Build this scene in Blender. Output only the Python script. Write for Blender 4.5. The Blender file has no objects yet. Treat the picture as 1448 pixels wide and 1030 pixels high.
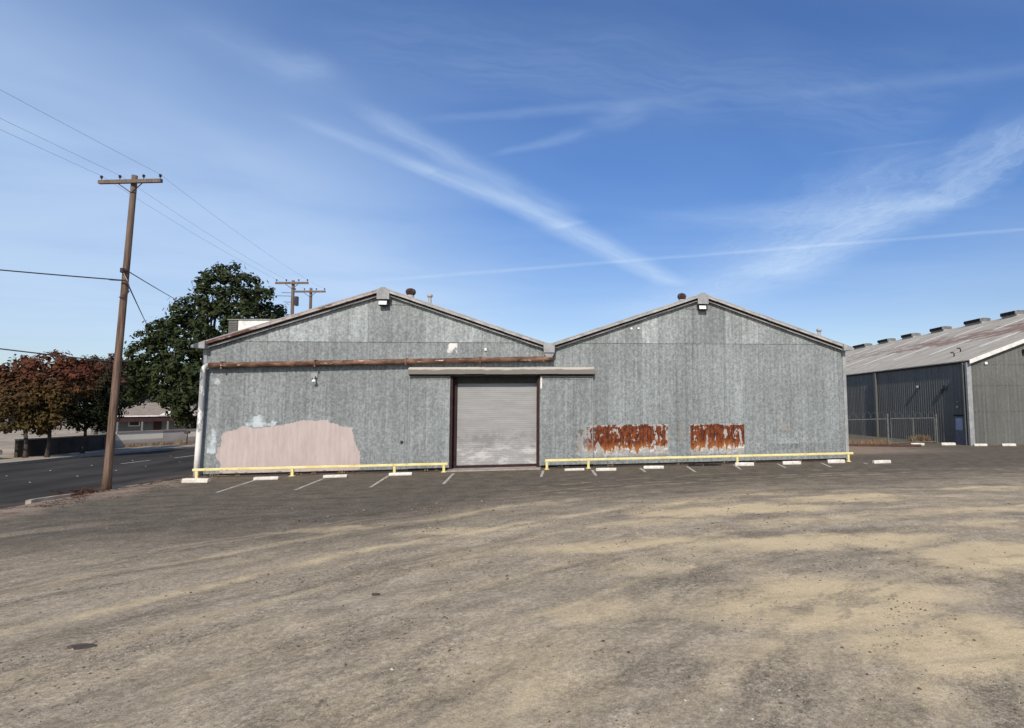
import bpy, math, random
from mathutils import Vector, Matrix, noise as mnoise
R = math.radians
scene = bpy.context.scene
col = scene.collection

# ------------------------------------------------------------------ camera
cam_d = bpy.data.cameras.new("camera")
cam = bpy.data.objects.new("camera", cam_d)
col.objects.link(cam)
CAM = Vector((16.053, -27.252, 2.80))
FWD = Vector((0.14015479, 0.98712876, 0.07702885))
RGT = Vector((0.9901296, -0.1397204, -0.01102671))
UPV = RGT.cross(FWD)
cam.matrix_world = Matrix(((RGT.x, UPV.x, -FWD.x, CAM.x), (RGT.y, UPV.y, -FWD.y, CAM.y),
                           (RGT.z, UPV.z, -FWD.z, CAM.z), (0, 0, 0, 1)))
cam_d.sensor_width = 36.0
cam_d.lens = 792.166 / 1448 * 36.0
cam_d.shift_x = (724 - 918.127) / 1448.0
cam_d.clip_start = 0.1
cam_d.clip_end = 6000
scene.camera = cam

# ------------------------------------------------------------------ light and exposure
SUN_EL, SUN_AZ = R(38), R(185.5)           # azimuth clockwise from +Y
to_sun = Vector((math.sin(SUN_AZ) * math.cos(SUN_EL), math.cos(SUN_AZ) * math.cos(SUN_EL), math.sin(SUN_EL)))
sun_d = bpy.data.lights.new("sun", 'SUN')
sun_d.energy = 4.1
sun_d.angle = R(0.5)
sun_d.color = (1.0, 0.915, 0.79)
sun = bpy.data.objects.new("sun", sun_d)
sun.rotation_euler = to_sun.to_track_quat('Z', 'Y').to_euler()
sun.location = (0, -60, 60)
col.objects.link(sun)
vs = scene.view_settings
vs.view_transform = 'Standard'
vs.look = 'None'
vs.exposure = 0.0
vs.gamma = 1.0


# ------------------------------------------------------------------ node helper
class NT:
    def __init__(s, tree):
        s.t = tree
        tree.nodes.clear()

    def n(s, typ, **kw):
        nd = s.t.nodes.new(typ)
        for k, v in kw.items():
            setattr(nd, k, v)
        return nd

    def put(s, sock, v):
        if hasattr(v, 'is_linked') or isinstance(v, bpy.types.NodeSocket):
            s.t.links.new(v, sock)
        elif v is not None:
            if isinstance(v, (tuple, list)) and len(v) == 3 and sock.type == 'RGBA':
                v = (*v, 1)
            sock.default_value = v

    def m(s, op, a, b=None, c=None, clamp=False):
        nd = s.n('ShaderNodeMath', operation=op, use_clamp=clamp)
        s.put(nd.inputs[0], a)
        if b is not None: s.put(nd.inputs[1], b)
        if c is not None: s.put(nd.inputs[2], c)
        return nd.outputs[0]

    def v(s, op, a, b=None, scale=None):
        nd = s.n('ShaderNodeVectorMath', operation=op)
        s.put(nd.inputs[0], a)
        if b is not None: s.put(nd.inputs[1], b)
        if scale is not None: s.put(nd.inputs['Scale'], scale)
        return nd.outputs['Value'] if op in ('DOT_PRODUCT', 'LENGTH', 'DISTANCE') else nd.outputs[0]

    def xyz(s, vec):
        nd = s.n('ShaderNodeSeparateXYZ')
        s.put(nd.inputs[0], vec)
        return nd.outputs

    def comb(s, x, y, z):
        nd = s.n('ShaderNodeCombineXYZ')
        for i, q in enumerate((x, y, z)): s.put(nd.inputs[i], q)
        return nd.outputs[0]

    def noise(s, vec, scale=1.0, detail=4.0, rough=0.55, dist=0.0):
        nd = s.n('ShaderNodeTexNoise')
        s.put(nd.inputs['Vector'], vec)
        nd.inputs['Scale'].default_value = scale
        nd.inputs['Detail'].default_value = detail
        nd.inputs['Roughness'].default_value = rough
        nd.inputs['Distortion'].default_value = dist
        return nd.outputs['Fac']

    def voro(s, vec, scale=1.0, feature='F1', out='Color'):
        nd = s.n('ShaderNodeTexVoronoi', feature=feature)
        s.put(nd.inputs['Vector'], vec)
        nd.inputs['Scale'].default_value = scale
        return nd.outputs[out]

    def white(s, vec):
        nd = s.n('ShaderNodeTexWhiteNoise', noise_dimensions='3D')
        s.put(nd.inputs['Vector'], vec)
        return nd.outputs['Value']

    def sm(s, val, a, b, lo=0.0, hi=1.0):
        nd = s.n('ShaderNodeMapRange', interpolation_type='SMOOTHSTEP')
        s.put(nd.inputs[0], val)
        for i, q in enumerate((a, b, lo, hi)): nd.inputs[i + 1].default_value = q
        return nd.outputs[0]

    def mix(s, f, a, b, blend='MIX'):
        nd = s.n('ShaderNodeMix', data_type='RGBA', blend_type=blend)
        s.put(nd.inputs[0], f)
        s.put(nd.inputs[6], a)
        s.put(nd.inputs[7], b)
        return nd.outputs[2]

    def mul(s, colr, f):
        return s.v('SCALE', colr, scale=f)

    def bump(s, h, strength=0.3, dist=0.02, normal=None):
        nd = s.n('ShaderNodeBump')
        nd.inputs['Strength'].default_value = strength
        nd.inputs['Distance'].default_value = dist
        s.put(nd.inputs['Height'], h)
        if normal is not None: s.put(nd.inputs['Normal'], normal)
        return nd.outputs[0]

    def out(s, base, rough=0.7, metal=0.0, normal=None, spec=0.3, extra=None):
        b = s.n('ShaderNodeBsdfPrincipled')
        s.put(b.inputs['Base Color'], base)
        s.put(b.inputs['Roughness'], rough)
        s.put(b.inputs['Metallic'], metal)
        b.inputs['Specular IOR Level'].default_value = spec
        if normal is not None: s.put(b.inputs['Normal'], normal)
        if extra:
            for k, q in extra.items(): s.put(b.inputs[k], q)
        o = s.n('ShaderNodeOutputMaterial')
        s.t.links.new(b.outputs[0], o.inputs[0])
        return b


def mat(name):
    m = bpy.data.materials.new(name)
    m.use_nodes = True
    return m, NT(m.node_tree)


def pos(t):
    return t.n('ShaderNodeNewGeometry').outputs['Position']


# ------------------------------------------------------------------ world: clear sky with cirrus and old contrails
world = bpy.data.worlds.new("World")
scene.world = world
world.use_nodes = True
w = NT(world.node_tree)
sky = w.n('ShaderNodeTexSky', sky_type='NISHITA')
sky.sun_disc = False
sky.sun_elevation = SUN_EL
sky.sun_rotation = SUN_AZ
sky.altitude = 100
sky.air_density = 1.0
sky.dust_density = 0.6
sky.ozone_density = 2.5
dirv = w.n('ShaderNodeTexCoord').outputs['Generated']
dx, dy, dz = w.xyz(dirv)
dzc = w.m('MAXIMUM', dz, 0.03)
cu = w.m('DIVIDE', dx, dzc)
cv = w.m('DIVIDE', dy, dzc)
cp = w.comb(cu, cv, 0.0)                 # a point on the cirrus layer, in units of its height
up = w.sm(dz, 0.02, 0.12)


def streak(a, b, w0, w1, amt, fade0=0.1, fade1=0.1, warp=0.0, soft=1.0, nscale=4.0, nmin=0.35):
    """a band of ice cloud from a to b on the layer, w0/w1 its half widths"""
    ax, ay = a; bx, by = b
    L = math.hypot(bx - ax, by - ay)
    tx, ty = (bx - ax) / L, (by - ay) / L
    c = w.v('SUBTRACT', cp, (ax, ay, 0.0))
    t = w.m('DIVIDE', w.v('DOT_PRODUCT', c, (tx, ty, 0.0)), L)
    d = w.v('DOT_PRODUCT', c, (-ty, tx, 0.0))
    if warp:
        nz = w.noise(cp, nscale, 4.0, 0.6)
        d = w.m('ADD', d, w.m('MULTIPLY', w.m('SUBTRACT', nz, 0.5), warp))
    wd = w.m('MAXIMUM', w.m('MULTIPLY_ADD', t, w1 - w0, w0), 0.004)
    g = w.m('DIVIDE', w.m('ABSOLUTE', d), wd)
    g = w.sm(g, 1.0, 1.0 - soft)
    g = w.m('MULTIPLY', g, w.sm(t, 0.0, fade0))
    g = w.m('MULTIPLY', g, w.sm(t, 1.0, 1.0 - fade1))
    al = w.comb(w.m('MULTIPLY', t, 2.2 * L), w.m('MULTIPLY', d, 14.0), 3.1 * ax)
    fib = w.sm(w.noise(al, 1.6, 4.0, 0.6), 0.3, 0.7, nmin, 1.0)
    g = w.m('MULTIPLY', g, fib)
    return w.m('MULTIPLY', g, amt)


bands = [
    streak((-1.00, 1.92), (-0.56, 2.41), 0.06, 0.10, 0.17, 0.45, 0.05, 0.06, nmin=0.6),
    streak((-0.74, 2.22), (0.02, 3.07), 0.07, 0.19, 0.34, 0.25, 0.05, 0.08, nmin=0.65),
    streak((-0.16, 2.87), (0.95, 4.60), 0.20, 0.20, 0.46, 0.12, 0.18, 0.07, nmin=0.72),
    streak((-0.74, 1.80), (-0.02, 3.00), 0.07, 0.26, 0.25, 0.2, 0.15, 0.12, nmin=0.7),
    streak((-1.05, 1.45), (-0.64, 1.90), 0.16, 0.18, 0.10, 0.4, 0.4, 0.15, nmin=0.7),
    streak((-0.90, 1.70), (-0.64, 1.66), 0.12, 0.08, 0.13, 0.4, 0.4, 0.10, nmin=0.6),
    streak((-1.9, 4.70), (3.0, 2.66), 0.085, 0.055, 0.22, 0.2, 0.05, 0.03, nmin=0.6),
    streak((1.60, 1.55), (1.86, 2.64), 0.24, 0.26, 0.40, 0.3, 0.12, 0.28, 1.0, 7.0, 0.6),
    streak((1.76, 2.30), (1.46, 4.30), 0.30, 0.60, 0.42, 0.15, 0.25, 0.30, 1.0, 6.0, 0.6),
    streak((1.42, 1.7), (1.25, 3.9), 0.36, 0.75, 0.27, 0.3, 0.3, 0.35, 1.0, 5.0, 0.55),
    streak((1.62, 3.2), (0.8, 6.8), 0.65, 1.10, 0.42, 0.25, 0.3, 0.40, 1.0, 4.0, 0.6),
    streak((0.2, 2.95), (1.75, 2.62), 0.22, 0.42, 0.20, 0.4, 0.1, 0.25, nmin=0.6),
    streak((-0.62, 1.99), (0.52, 1.69), 0.040, 0.065, 0.11, 0.3, 0.3, 0.06, nmin=0.6),
    streak((-0.36, 2.24), (0.14, 1.93), 0.022, 0.08, 0.14, 0.3, 0.3, 0.06, nmin=0.6),
    streak((0.08, 1.97), (0.26, 1.76), 0.10, 0.10, 0.11, 0.3, 0.3, 0.10, nmin=0.6),
    streak((0.55, 1.70), (1.42, 1.42), 0.05, 0.08, 0.07, 0.3, 0.05, 0.06, nmin=0.6),
    streak((0.95, 2.06), (1.45, 1.86), 0.020, 0.03, 0.09, 0.3, 0.2, 0.02),
    streak((-0.8, 1.55), (1.4, 1.70), 0.30, 0.40, 0.09, 0.2, 0.1, 0.3, 1.0, 2.0),
]
cloud = bands[0]
for b_ in bands[1:]:
    cloud = w.m('ADD', cloud, b_)
veil_n = w.noise(w.comb(w.m('MULTIPLY', cu, 0.5), w.m('MULTIPLY', cv, 0.9), 0.0), 0.9, 4.0, 0.55, 0.6)
veil = w.m('MULTIPLY', w.sm(veil_n, 0.30, 0.75), 0.10)
veil_l = w.m('MULTIPLY', w.sm(cu, 0.0, -1.7), w.sm(veil_n, 0.15, 0.6, 0.38, 0.56))
veil_l = w.m('MULTIPLY', veil_l, w.sm(dz, 0.55, 0.34, 0.32, 1.0))
cloud = w.m('ADD', cloud, w.m('ADD', veil, veil_l))
cloud = w.m('MULTIPLY', cloud, up, clamp=True)
hsv = w.n('ShaderNodeHueSaturation')
hsv.inputs['Hue'].default_value = 0.511
w.put(hsv.inputs['Color'], sky.outputs[0])
w.put(hsv.inputs['Saturation'], w.sm(dz, 0.0, 0.40, 0.98, 1.25))
w.put(hsv.inputs['Value'], w.sm(dz, 0.0, 0.45, 1.14, 1.50))
skyc = w.mix(cloud, hsv.outputs[0], (6.0, 7.6, 9.8))
bg = w.n('ShaderNodeBackground')
w.put(bg.inputs[0], skyc)
bg.inputs[1].default_value = 0.10
wo = w.n('ShaderNodeOutputWorld')
w.t.links.new(bg.outputs[0], wo.inputs[0])


# ------------------------------------------------------------------ materials
def simple(name, c, rough=0.7, var=0.25, scale=4.0, bumpd=0.0, metal=0.0, c2=None, spec=0.3, streaky=False):
    m, t = mat(name)
    p = pos(t)
    q = t.v('MULTIPLY', p, (1, 1, 0.15)) if streaky else p
    nz = t.sm(t.noise(q, scale, 6.0, 0.6), 0.3, 0.7)
    a = tuple(x * (1 - var) for x in c)
    b = c2 if c2 else tuple(min(1, x * (1 + var)) for x in c)
    cc = t.mix(nz, a, b)
    fine = t.noise(p, scale * 9, 3.0, 0.6)
    cc = t.mul(cc, t.sm(fine, 0.2, 0.8, 0.88, 1.12))
    nm = t.bump(fine, 0.5, bumpd) if bumpd else None
    t.out(cc, rough, metal, nm, spec)
    return m


def galv_color(t, p, tint=(0.218, 0.236, 0.234), sheet=0.85, seam=5.96, contrast=1.0):
    """weathered galvanised sheet: spangle, run-down streaks, every sheet its own tone"""
    x, y, z = t.xyz(p)
    horiz = t.m('ADD', x, t.m('MULTIPLY', y, 1.0))
    row = t.m('GREATER_THAN', z, seam)
    sid = t.comb(t.m('FLOOR', t.m('DIVIDE', horiz, sheet)), row, 3.0)
    tone = t.white(sid)
    amp = t.m('MULTIPLY_ADD', row, 0.36, 0.17)
    tone = t.m('ADD', 1.0, t.m('MULTIPLY', t.m('SUBTRACT', tone, 0.5), amp))
    lift = t.m('MULTIPLY_ADD', row, 0.22, 1.0)
    lf = t.m('FRACT', t.m('DIVIDE', horiz, sheet))
    lift = t.m('MULTIPLY', lift, t.sm(t.m('ABSOLUTE', t.m('SUBTRACT', lf, 0.5)), 0.455, 0.492, 1.0, 0.86))
    sp = t.voro(t.v('MULTIPLY', p, (1, 1, 0.85)), 15.0)
    sp = t.xyz(sp)[0]
    sp = t.sm(sp, 0.0, 1.0, 1 - 0.19 * contrast, 1 + 0.19 * contrast)
    bl = t.sm(t.noise(t.v('MULTIPLY', p, (1, 1, 0.85)), 6.0, 7.0, 0.8), 0.3, 0.7, 1 - 0.21 * contrast, 1 + 0.21 * contrast)
    st = t.sm(t.noise(t.v('MULTIPLY', p, (3.2, 3.2, 0.12)), 1.6, 5.0, 0.6), 0.3, 0.72, 0.86, 1.15)
    vl = t.noise(t.comb(t.m('MULTIPLY', horiz, 9.0), t.m('MULTIPLY', z, 0.10), row), 1.3, 3.0, 0.7)
    st = t.m('MULTIPLY', st, t.sm(vl, 0.32, 0.68, 0.925, 1.075))
    big = t.sm(t.noise(p, 0.35, 3.0, 0.5), 0.3, 0.7, 0.92, 1.08)
    f = t.m('MULTIPLY', t.m('MULTIPLY', tone, lift), t.m('MULTIPLY', sp, bl))
    f = t.m('MULTIPLY', f, t.m('MULTIPLY', st, big))
    cc = t.mul(tint, f)
    # pale chalky oxide
    ox = t.sm(t.noise(t.v('MULTIPLY', p, (1, 1, 0.5)), 1.7, 6.0, 0.7), 0.62, 0.78, 0.0, 0.22)
    cc = t.mix(ox, cc, (0.36, 0.36, 0.35))
    return cc, bl


def galv(name, **kw):
    m, t = mat(name)
    p = pos(t)
    cc, bl = galv_color(t, p, **kw)
    t.out(cc, 0.62, 0.0, t.bump(bl, 0.25, 0.01), 0.35)
    return m


M = {}
M['galv'] = galv('galvanised_sheet')
M['galv_dark'] = galv('galvanised_sheet_grey_green', tint=(0.122, 0.123, 0.110), sheet=0.75, seam=99, contrast=0.5)
M['galv_trim'] = simple('galvanised_trim', (0.30, 0.305, 0.30), 0.55, 0.18, 3.0)
M['roof'] = simple('roof_sheet', (0.33, 0.33, 0.33), 0.6, 0.2, 1.2)
M['fascia'] = simple('pale_rake_metal', (0.37, 0.35, 0.33), 0.6, 0.25, 2.5)
M['dark'] = simple('dark_void_paint', (0.018, 0.015, 0.015), 0.85, 0.3)
M['door_shade'] = simple('dark_door_shade', (0.045, 0.043, 0.042), 0.7, 0.2)  # dark colour for the header's shadow over the shutter
M['maroon'] = simple('maroon_paint', (0.030, 0.010, 0.011), 0.6, 0.4, 3.0)
M['concrete'] = simple('concrete', (0.30, 0.265, 0.22), 0.9, 0.25, 2.5, 0.004)
M['white'] = simple('white_paint', (0.72, 0.70, 0.64), 0.75, 0.16, 3.0, 0.003)
m, t = mat('wheel_stop_paint')
p = pos(t)
n1 = t.noise(p, 4.0, 5.0, 0.65)
cc = t.mix(t.sm(n1, 0.35, 0.65), (0.56, 0.52, 0.44), (0.74, 0.71, 0.64))
ch = t.noise(p, 9.0, 6.0, 0.75)
cc = t.mix(t.sm(ch, 0.58, 0.64, 0, 0.9), cc, (0.25, 0.22, 0.18))
cc = t.mix(t.sm(t.xyz(p)[2], 0.06, 0.0, 0, 0.6), cc, (0.24, 0.20, 0.15))
t.out(cc, 0.9, 0, t.bump(ch, 0.3, 0.006), 0.1)
M['stop'] = m
m, t = mat('faded_yellow_paint')
p = pos(t)
n1 = t.noise(t.v('MULTIPLY', p, (0.6, 1, 1)), 2.5, 5.0, 0.65)
cc = t.mix(t.sm(n1, 0.35, 0.65), (0.68, 0.57, 0.22), (0.80, 0.71, 0.36))
ch = t.noise(t.v('MULTIPLY', p, (0.7, 1, 1)), 7.0, 6.0, 0.75)
cc = t.mix(t.sm(ch, 0.60, 0.65, 0, 0.85), cc, (0.20, 0.15, 0.10))
t.out(cc, 0.7, 0, None, 0.2)
M['yellow'] = m
M['lamp_white'] = simple('lamp_lens', (0.85, 0.85, 0.84), 0.25, 0.03)
M['lamp_black'] = simple('lamp_housing', (0.03, 0.03, 0.032), 0.5, 0.2)
M['rusty_vent'] = simple('rusty_vent', (0.055, 0.030, 0.024), 0.6, 0.5, 9.0)
M['wire'] = simple('wire_sheath', (0.02, 0.02, 0.022), 0.6, 0.1)
M['thin_wire'] = simple('thin_wire', (0.17, 0.19, 0.23), 0.5, 0.1)
M['steel'] = simple('galvanised_post', (0.135, 0.138, 0.132), 0.7, 0.2)
M['red_brown'] = simple('weathered_timber', (0.10, 0.045, 0.03), 0.85, 0.35, 6.0)
M['tyre'] = simple('tyre_rubber', (0.02, 0.02, 0.02), 0.9, 0.2)
M['scrap'] = simple('dusty_rubber', (0.075, 0.062, 0.055), 0.95, 0.3, 8.0)
M['rim'] = simple('wheel_rim', (0.35, 0.35, 0.36), 0.4, 0.1)
M['glass'] = simple('dark_glass', (0.012, 0.013, 0.015), 0.3, 0.1, spec=0.3)
M['car_black'] = simple('black_car_paint', (0.010, 0.010, 0.011), 0.45, 0.1, spec=0.3)
M['car_pale'] = simple('beige_car_paint', (0.55, 0.50, 0.40), 0.35, 0.05, spec=0.5)
M['car_navy'] = simple('navy_car_paint', (0.010, 0.012, 0.022), 0.45, 0.1, spec=0.3)
M['car_red'] = simple('red_car_paint', (0.065, 0.016, 0.016), 0.45, 0.1, spec=0.3)
M['lens'] = simple('headlamp_glass', (0.6, 0.6, 0.6), 0.2, 0.05)
M['bark'] = simple('bark', (0.06, 0.048, 0.04), 0.9, 0.35, 6.0, 0.02)
M['insul'] = simple('insulator', (0.05, 0.035, 0.04), 0.3, 0.2)
M['litter'] = simple('dead_leaves', (0.085, 0.042, 0.026), 0.95, 0.4, 8.0)
M['dry_grass'] = simple('dry_grass', (0.26, 0.18, 0.10), 0.95, 0.4, 5.0)
M['house_wall'] = simple('blue_grey_siding', (0.15, 0.155, 0.155), 0.8, 0.12)
M['house_roof'] = simple('brown_shingle', (0.25, 0.205, 0.165), 0.9, 0.15, 2.0)
m, t = mat('road_paint')
p = pos(t)
cc = t.mix(t.noise(p, 2.5, 5.0, 0.6), (0.40, 0.37, 0.31), (0.60, 0.57, 0.50))
cc = t.mix(t.sm(t.noise(p, 8.0, 6.0, 0.75), 0.50, 0.58), cc, (0.15, 0.13, 0.10))
t.out(cc, 0.95, 0, None, 0.1)
M['marking'] = m

# utility pole wood
m, t = mat('pole_timber')
p = pos(t)
g = t.noise(t.v('MULTIPLY', p, (9, 9, 0.45)), 2.0, 6.0, 0.65)
cc = t.mix(t.sm(g, 0.3, 0.7), (0.085, 0.053, 0.038), (0.225, 0.155, 0.112))
z_ = t.xyz(p)[2]
cc = t.mix(t.sm(z_, 7.5, 11.0, 0.0, 0.6), cc, t.mix(g, (0.08, 0.065, 0.055), (0.26, 0.215, 0.18)))
t.out(cc, 0.9, 0, t.bump(g, 0.6, 0.02), 0.1)
M['pole'] = m

# rusty collector pipe with scraps of white paint
m, t = mat('rusty_pipe')
p = pos(t)
q = t.v('MULTIPLY', p, (0.5, 1.2, 1.2))
n1 = t.noise(q, 3.0, 6.0, 0.65)
cc = t.mix(t.sm(n1, 0.35, 0.68), (0.075, 0.038, 0.026), (0.27, 0.155, 0.10))
n2 = t.noise(t.v('MULTIPLY', p, (0.55, 2.0, 2.0)), 3.1, 4.0, 0.7)
cc = t.mix(t.sm(n2, 0.60, 0.68, 0, 0.9), cc, (0.72, 0.62, 0.50))
t.out(cc, 0.75, 0, t.bump(n1, 0.3, 0.01), 0.2)
M['rusty_pipe'] = m

m, t = mat('half_rusted_rake')
p = pos(t)
n1 = t.noise(t.v('MULTIPLY', p, (0.6, 1, 1.4)), 2.2, 6.0, 0.7)
thr = t.sm(t.xyz(p)[0], 0.0, 4.0, -0.13, 0.02)
cc = t.mix(t.sm(t.m('ADD', n1, thr), 0.42, 0.52), (0.12, 0.055, 0.038), (0.43, 0.365, 0.33))
t.out(cc, 0.7, 0, None, 0.2)
M['rake_rust'] = m

# peeling white downpipe
m, t = mat('peeling_white')
p = pos(t)
n1 = t.noise(t.v('MULTIPLY', p, (3, 3, 0.9)), 2.6, 6.0, 0.7)
zz = t.xyz(p)[2]
thr = t.sm(zz, 0.6, 3.6, 0.20, -0.06)
f = t.sm(t.m('ADD', n1, thr), 0.47, 0.56)
cc = t.mix(f, (0.33, 0.33, 0.32), (0.80, 0.77, 0.72))
t.out(cc, 0.7, 0, t.bump(n1, 0.2, 0.005))
M['peel'] = m

# weathered whitewashed timber track cover
m, t = mat('whitewashed_board')
p = pos(t)
n1 = t.noise(t.v('MULTIPLY', p, (0.5, 2, 3.0)), 2.4, 6.0, 0.7)
zz = t.xyz(p)[2]
edge = t.sm(zz, 4.58, 4.72, -0.12, 0.22)
f = t.sm(t.m('ADD', n1, edge), 0.44, 0.68)
cc = t.mix(f, (0.19, 0.175, 0.15), (0.52, 0.48, 0.42))
t.out(cc, 0.85, 0, t.bump(n1, 0.3, 0.006))
M['track'] = m

# pink paint-over
m, t = mat('pink_paint')
p = pos(t)
n1 = t.noise(t.v('MULTIPLY', p, (1.2, 1, 0.5)), 1.4, 6.0, 0.65)
cc = t.mix(t.sm(n1, 0.3, 0.7), (0.445, 0.37, 0.34), (0.495, 0.415, 0.385))
n2 = t.noise(t.v('MULTIPLY', p, (3, 3, 1.2)), 3.0, 5.0, 0.7)
z_ = t.xyz(p)[2]
sc = t.m('MULTIPLY', t.sm(n2, 0.62, 0.70, 0, 0.8), t.sm(z_, 0.75, 0.1))
cc = t.mix(sc, cc, (0.27, 0.25, 0.25))
rl = t.noise(t.v('MULTIPLY', p, (4.5, 1, 0.7)), 1.6, 4.0, 0.6)
cc = t.mul(cc, t.sm(rl, 0.3, 0.7, 0.92, 1.05))
gc, bl = galv_color(t, p)
thin = t.m('MULTIPLY', t.sm(t.noise(p, 7.0, 6.0, 0.75), 0.60, 0.70), t.sm(t.noise(p, 0.9, 3.0, 0.5), 0.45, 0.62, 0.1, 0.7))
cc = t.mix(thin, cc, gc)
t.out(cc, 0.8, 0, t.bump(n2, 0.2, 0.006))
M['pink'] = m

# whitewash smear on bare sheet
for nm_, c_, lo, hi in (('pale_blue_smear', (0.50, 0.55, 0.57), 0.40, 0.62), ('white_smear', (0.72, 0.70, 0.66), 0.36, 0.50), ('orange_smear', (0.34, 0.215, 0.16), 0.50, 0.72)):
    m, t = mat(nm_)
    p = pos(t)
    gc, bl = galv_color(t, p)
    f = t.sm(t.noise(p, 2.4, 6.0, 0.6), lo, hi)
    t.out(t.mix(f, gc, c_), 0.75, 0, t.bump(bl, 0.2, 0.01))
    M[nm_] = m

# rusted, peeling painted-over band
def rust_mat(name, x0, x1, bare_left):
    m, t = mat(name)
    p = pos(t)
    x, y, z = t.xyz(p)
    gc, bl = galv_color(t, p)
    u = t.m('DIVIDE', t.m('SUBTRACT', x, x0), x1 - x0)
    paint = t.mix(t.noise(p, 3.0, 4.0, 0.6), (0.27, 0.265, 0.25), (0.46, 0.43, 0.40))
    # rust eats through in upright runs, fullest at the top
    col_n = t.noise(t.comb(x, 0.0, t.m('MULTIPLY', z, 0.22)), 3.4, 4.0, 0.65)
    blk = t.noise(t.comb(t.m('MULTIPLY', x, 1.5), 1.7, t.m('MULTIPLY', z, 0.9)), 4.2, 3.0, 0.65)
    r = t.m('ADD', t.m('MULTIPLY', col_n, 0.60), t.m('MULTIPLY', blk, 0.60))
    if bare_left:
        r = t.m('ADD', r, t.sm(u, 0.0, 0.42, -0.075, 0.035))
        r = t.m('SUBTRACT', r, t.sm(u, 0.68, 0.98, 0.0, 0.06))
    else:
        r = t.m('ADD', r, t.sm(u, 0.55, 1.0, 0.045, -0.035))
    runs = t.noise(t.comb(t.m('MULTIPLY', x, 5.0), 7.0, t.m('MULTIPLY', z, 0.4)), 1.3, 3.0, 0.6)
    low = t.m('ADD', z, t.m('MULTIPLY', t.m('SUBTRACT', runs, 0.5), 0.9))
    rr = t.m('SUBTRACT', r, t.sm(low, 0.98, 0.52, 0.0, 0.24))
    rag = t.noise(t.v('MULTIPLY', p, (1.6, 1, 0.8)), 9.0, 5.0, 0.75)
    rr = t.m('ADD', rr, t.m('MULTIPLY', t.m('SUBTRACT', rag, 0.5), 0.13))
    rr = t.m('SUBTRACT', rr, t.sm(t.m('ADD', z, t.m('MULTIPLY', t.m('SUBTRACT', blk, 0.5), 0.5)), 1.80, 1.96, 0.0, 0.10))
    rf = t.sm(rr, 0.535, 0.562)
    rc = t.mix(t.sm(t.noise(t.v('MULTIPLY', p, (3, 3, 1)), 3.0, 5.0, 0.7), 0.35, 0.68), (0.050, 0.010, 0.005), (0.23, 0.058, 0.013))
    rc = t.mix(t.sm(low, 1.15, 0.75, 0.0, 0.7), rc, (0.36, 0.135, 0.035))
    # ochre stain washed below
    stain = t.m('MULTIPLY', t.sm(col_n, 0.45, 0.65), t.m('MULTIPLY', t.sm(z, 0.35, 0.75), t.sm(z, 1.25, 0.85)))
    base = t.mix(t.m('MULTIPLY', stain, 0.55), paint, (0.52, 0.36, 0.18))
    # white flakes at the foot of the band
    fl = t.m('MULTIPLY', t.sm(t.noise(t.v('MULTIPLY', p, (1, 1, 1.6)), 3.0, 5.0, 0.7), 0.50, 0.57), t.sm(z, 0.98, 0.78))
    base = t.mix(t.m('MULTIPLY', fl, 0.8), base, (0.74, 0.73, 0.71))
    cc = t.mix(rf, base, rc)
    # black blisters along the upper edge
    bk = t.m('MULTIPLY', t.sm(t.noise(t.v('MULTIPLY', p, (1, 1, 2.2)), 5.5, 2.0, 0.5), 0.60, 0.64), t.sm(z, 1.55, 1.75))
    cc = t.mix(bk, cc, (0.03, 0.022, 0.02))
    # fade out into the bare sheet at the ragged border
    ed = t.m('MULTIPLY', t.sm(u, 0.0, 0.06 if bare_left else 0.02), t.sm(u, 1.0, 0.985))
    ed = t.m('MULTIPLY', ed, t.m('MULTIPLY', t.sm(z, 2.02, 1.93), t.sm(z, 0.20, 0.75)))
    ne = t.noise(p, 3.5, 5.0, 0.65)
    f = t.sm(t.m('ADD', ed, t.m('MULTIPLY', t.m('SUBTRACT', ne, 0.5), 0.9)), 0.38, 0.55)
    if bare_left:
        f = t.m('MULTIPLY', f, t.sm(t.m('ADD', u, t.m('MULTIPLY', t.m('SUBTRACT', blk, 0.5), 0.5)), 0.10, 0.26, 0.35, 1.0))
    f = t.m('MULTIPLY', f, t.m('MAXIMUM', rf, t.sm(z, 0.45, 0.85, 0.35, 1.0)))
    cc = t.mix(f, gc, cc)
    t.out(cc, 0.8, 0, t.bump(bl, 0.25, 0.01))
    return m


M['rust_long'] = rust_mat('rust_band_long', 16.2, 20.85, True)
M['rust_short'] = rust_mat('rust_band_short', 21.9, 24.7, False)

# roll-up shutter: grey, grimy in the middle, whitened near the foot
m, t = mat('shutter_grey')
p = pos(t)
x, y, z = t.xyz(p)
n1 = t.noise(t.v('MULTIPLY', p, (0.5, 1, 2.5)), 2.0, 5.0, 0.6)
cc = t.mix(t.sm(n1, 0.3, 0.7), (0.262, 0.260, 0.256), (0.315, 0.313, 0.308))
gr = t.m('MULTIPLY', t.sm(t.noise(p, 1.9, 5.0, 0.7), 0.42, 0.62), t.m('MULTIPLY', t.sm(z, 0.7, 1.1), t.sm(z, 2.0, 1.5)))
cc = t.mix(t.m('MULTIPLY', gr, 0.55), cc, (0.15, 0.145, 0.14))
wh = t.m('MULTIPLY', t.sm(t.noise(t.v('MULTIPLY', p, (0.7, 1, 1.7)), 1.7, 6.0, 0.65), 0.43, 0.60), t.sm(z, 1.35, 0.8))
cc = t.mix(t.m('MULTIPLY', wh, 0.75), cc, (0.55, 0.53, 0.50))
t.out(cc, 0.55, 0, None, 0.3)
M['shutter'] = m

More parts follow.
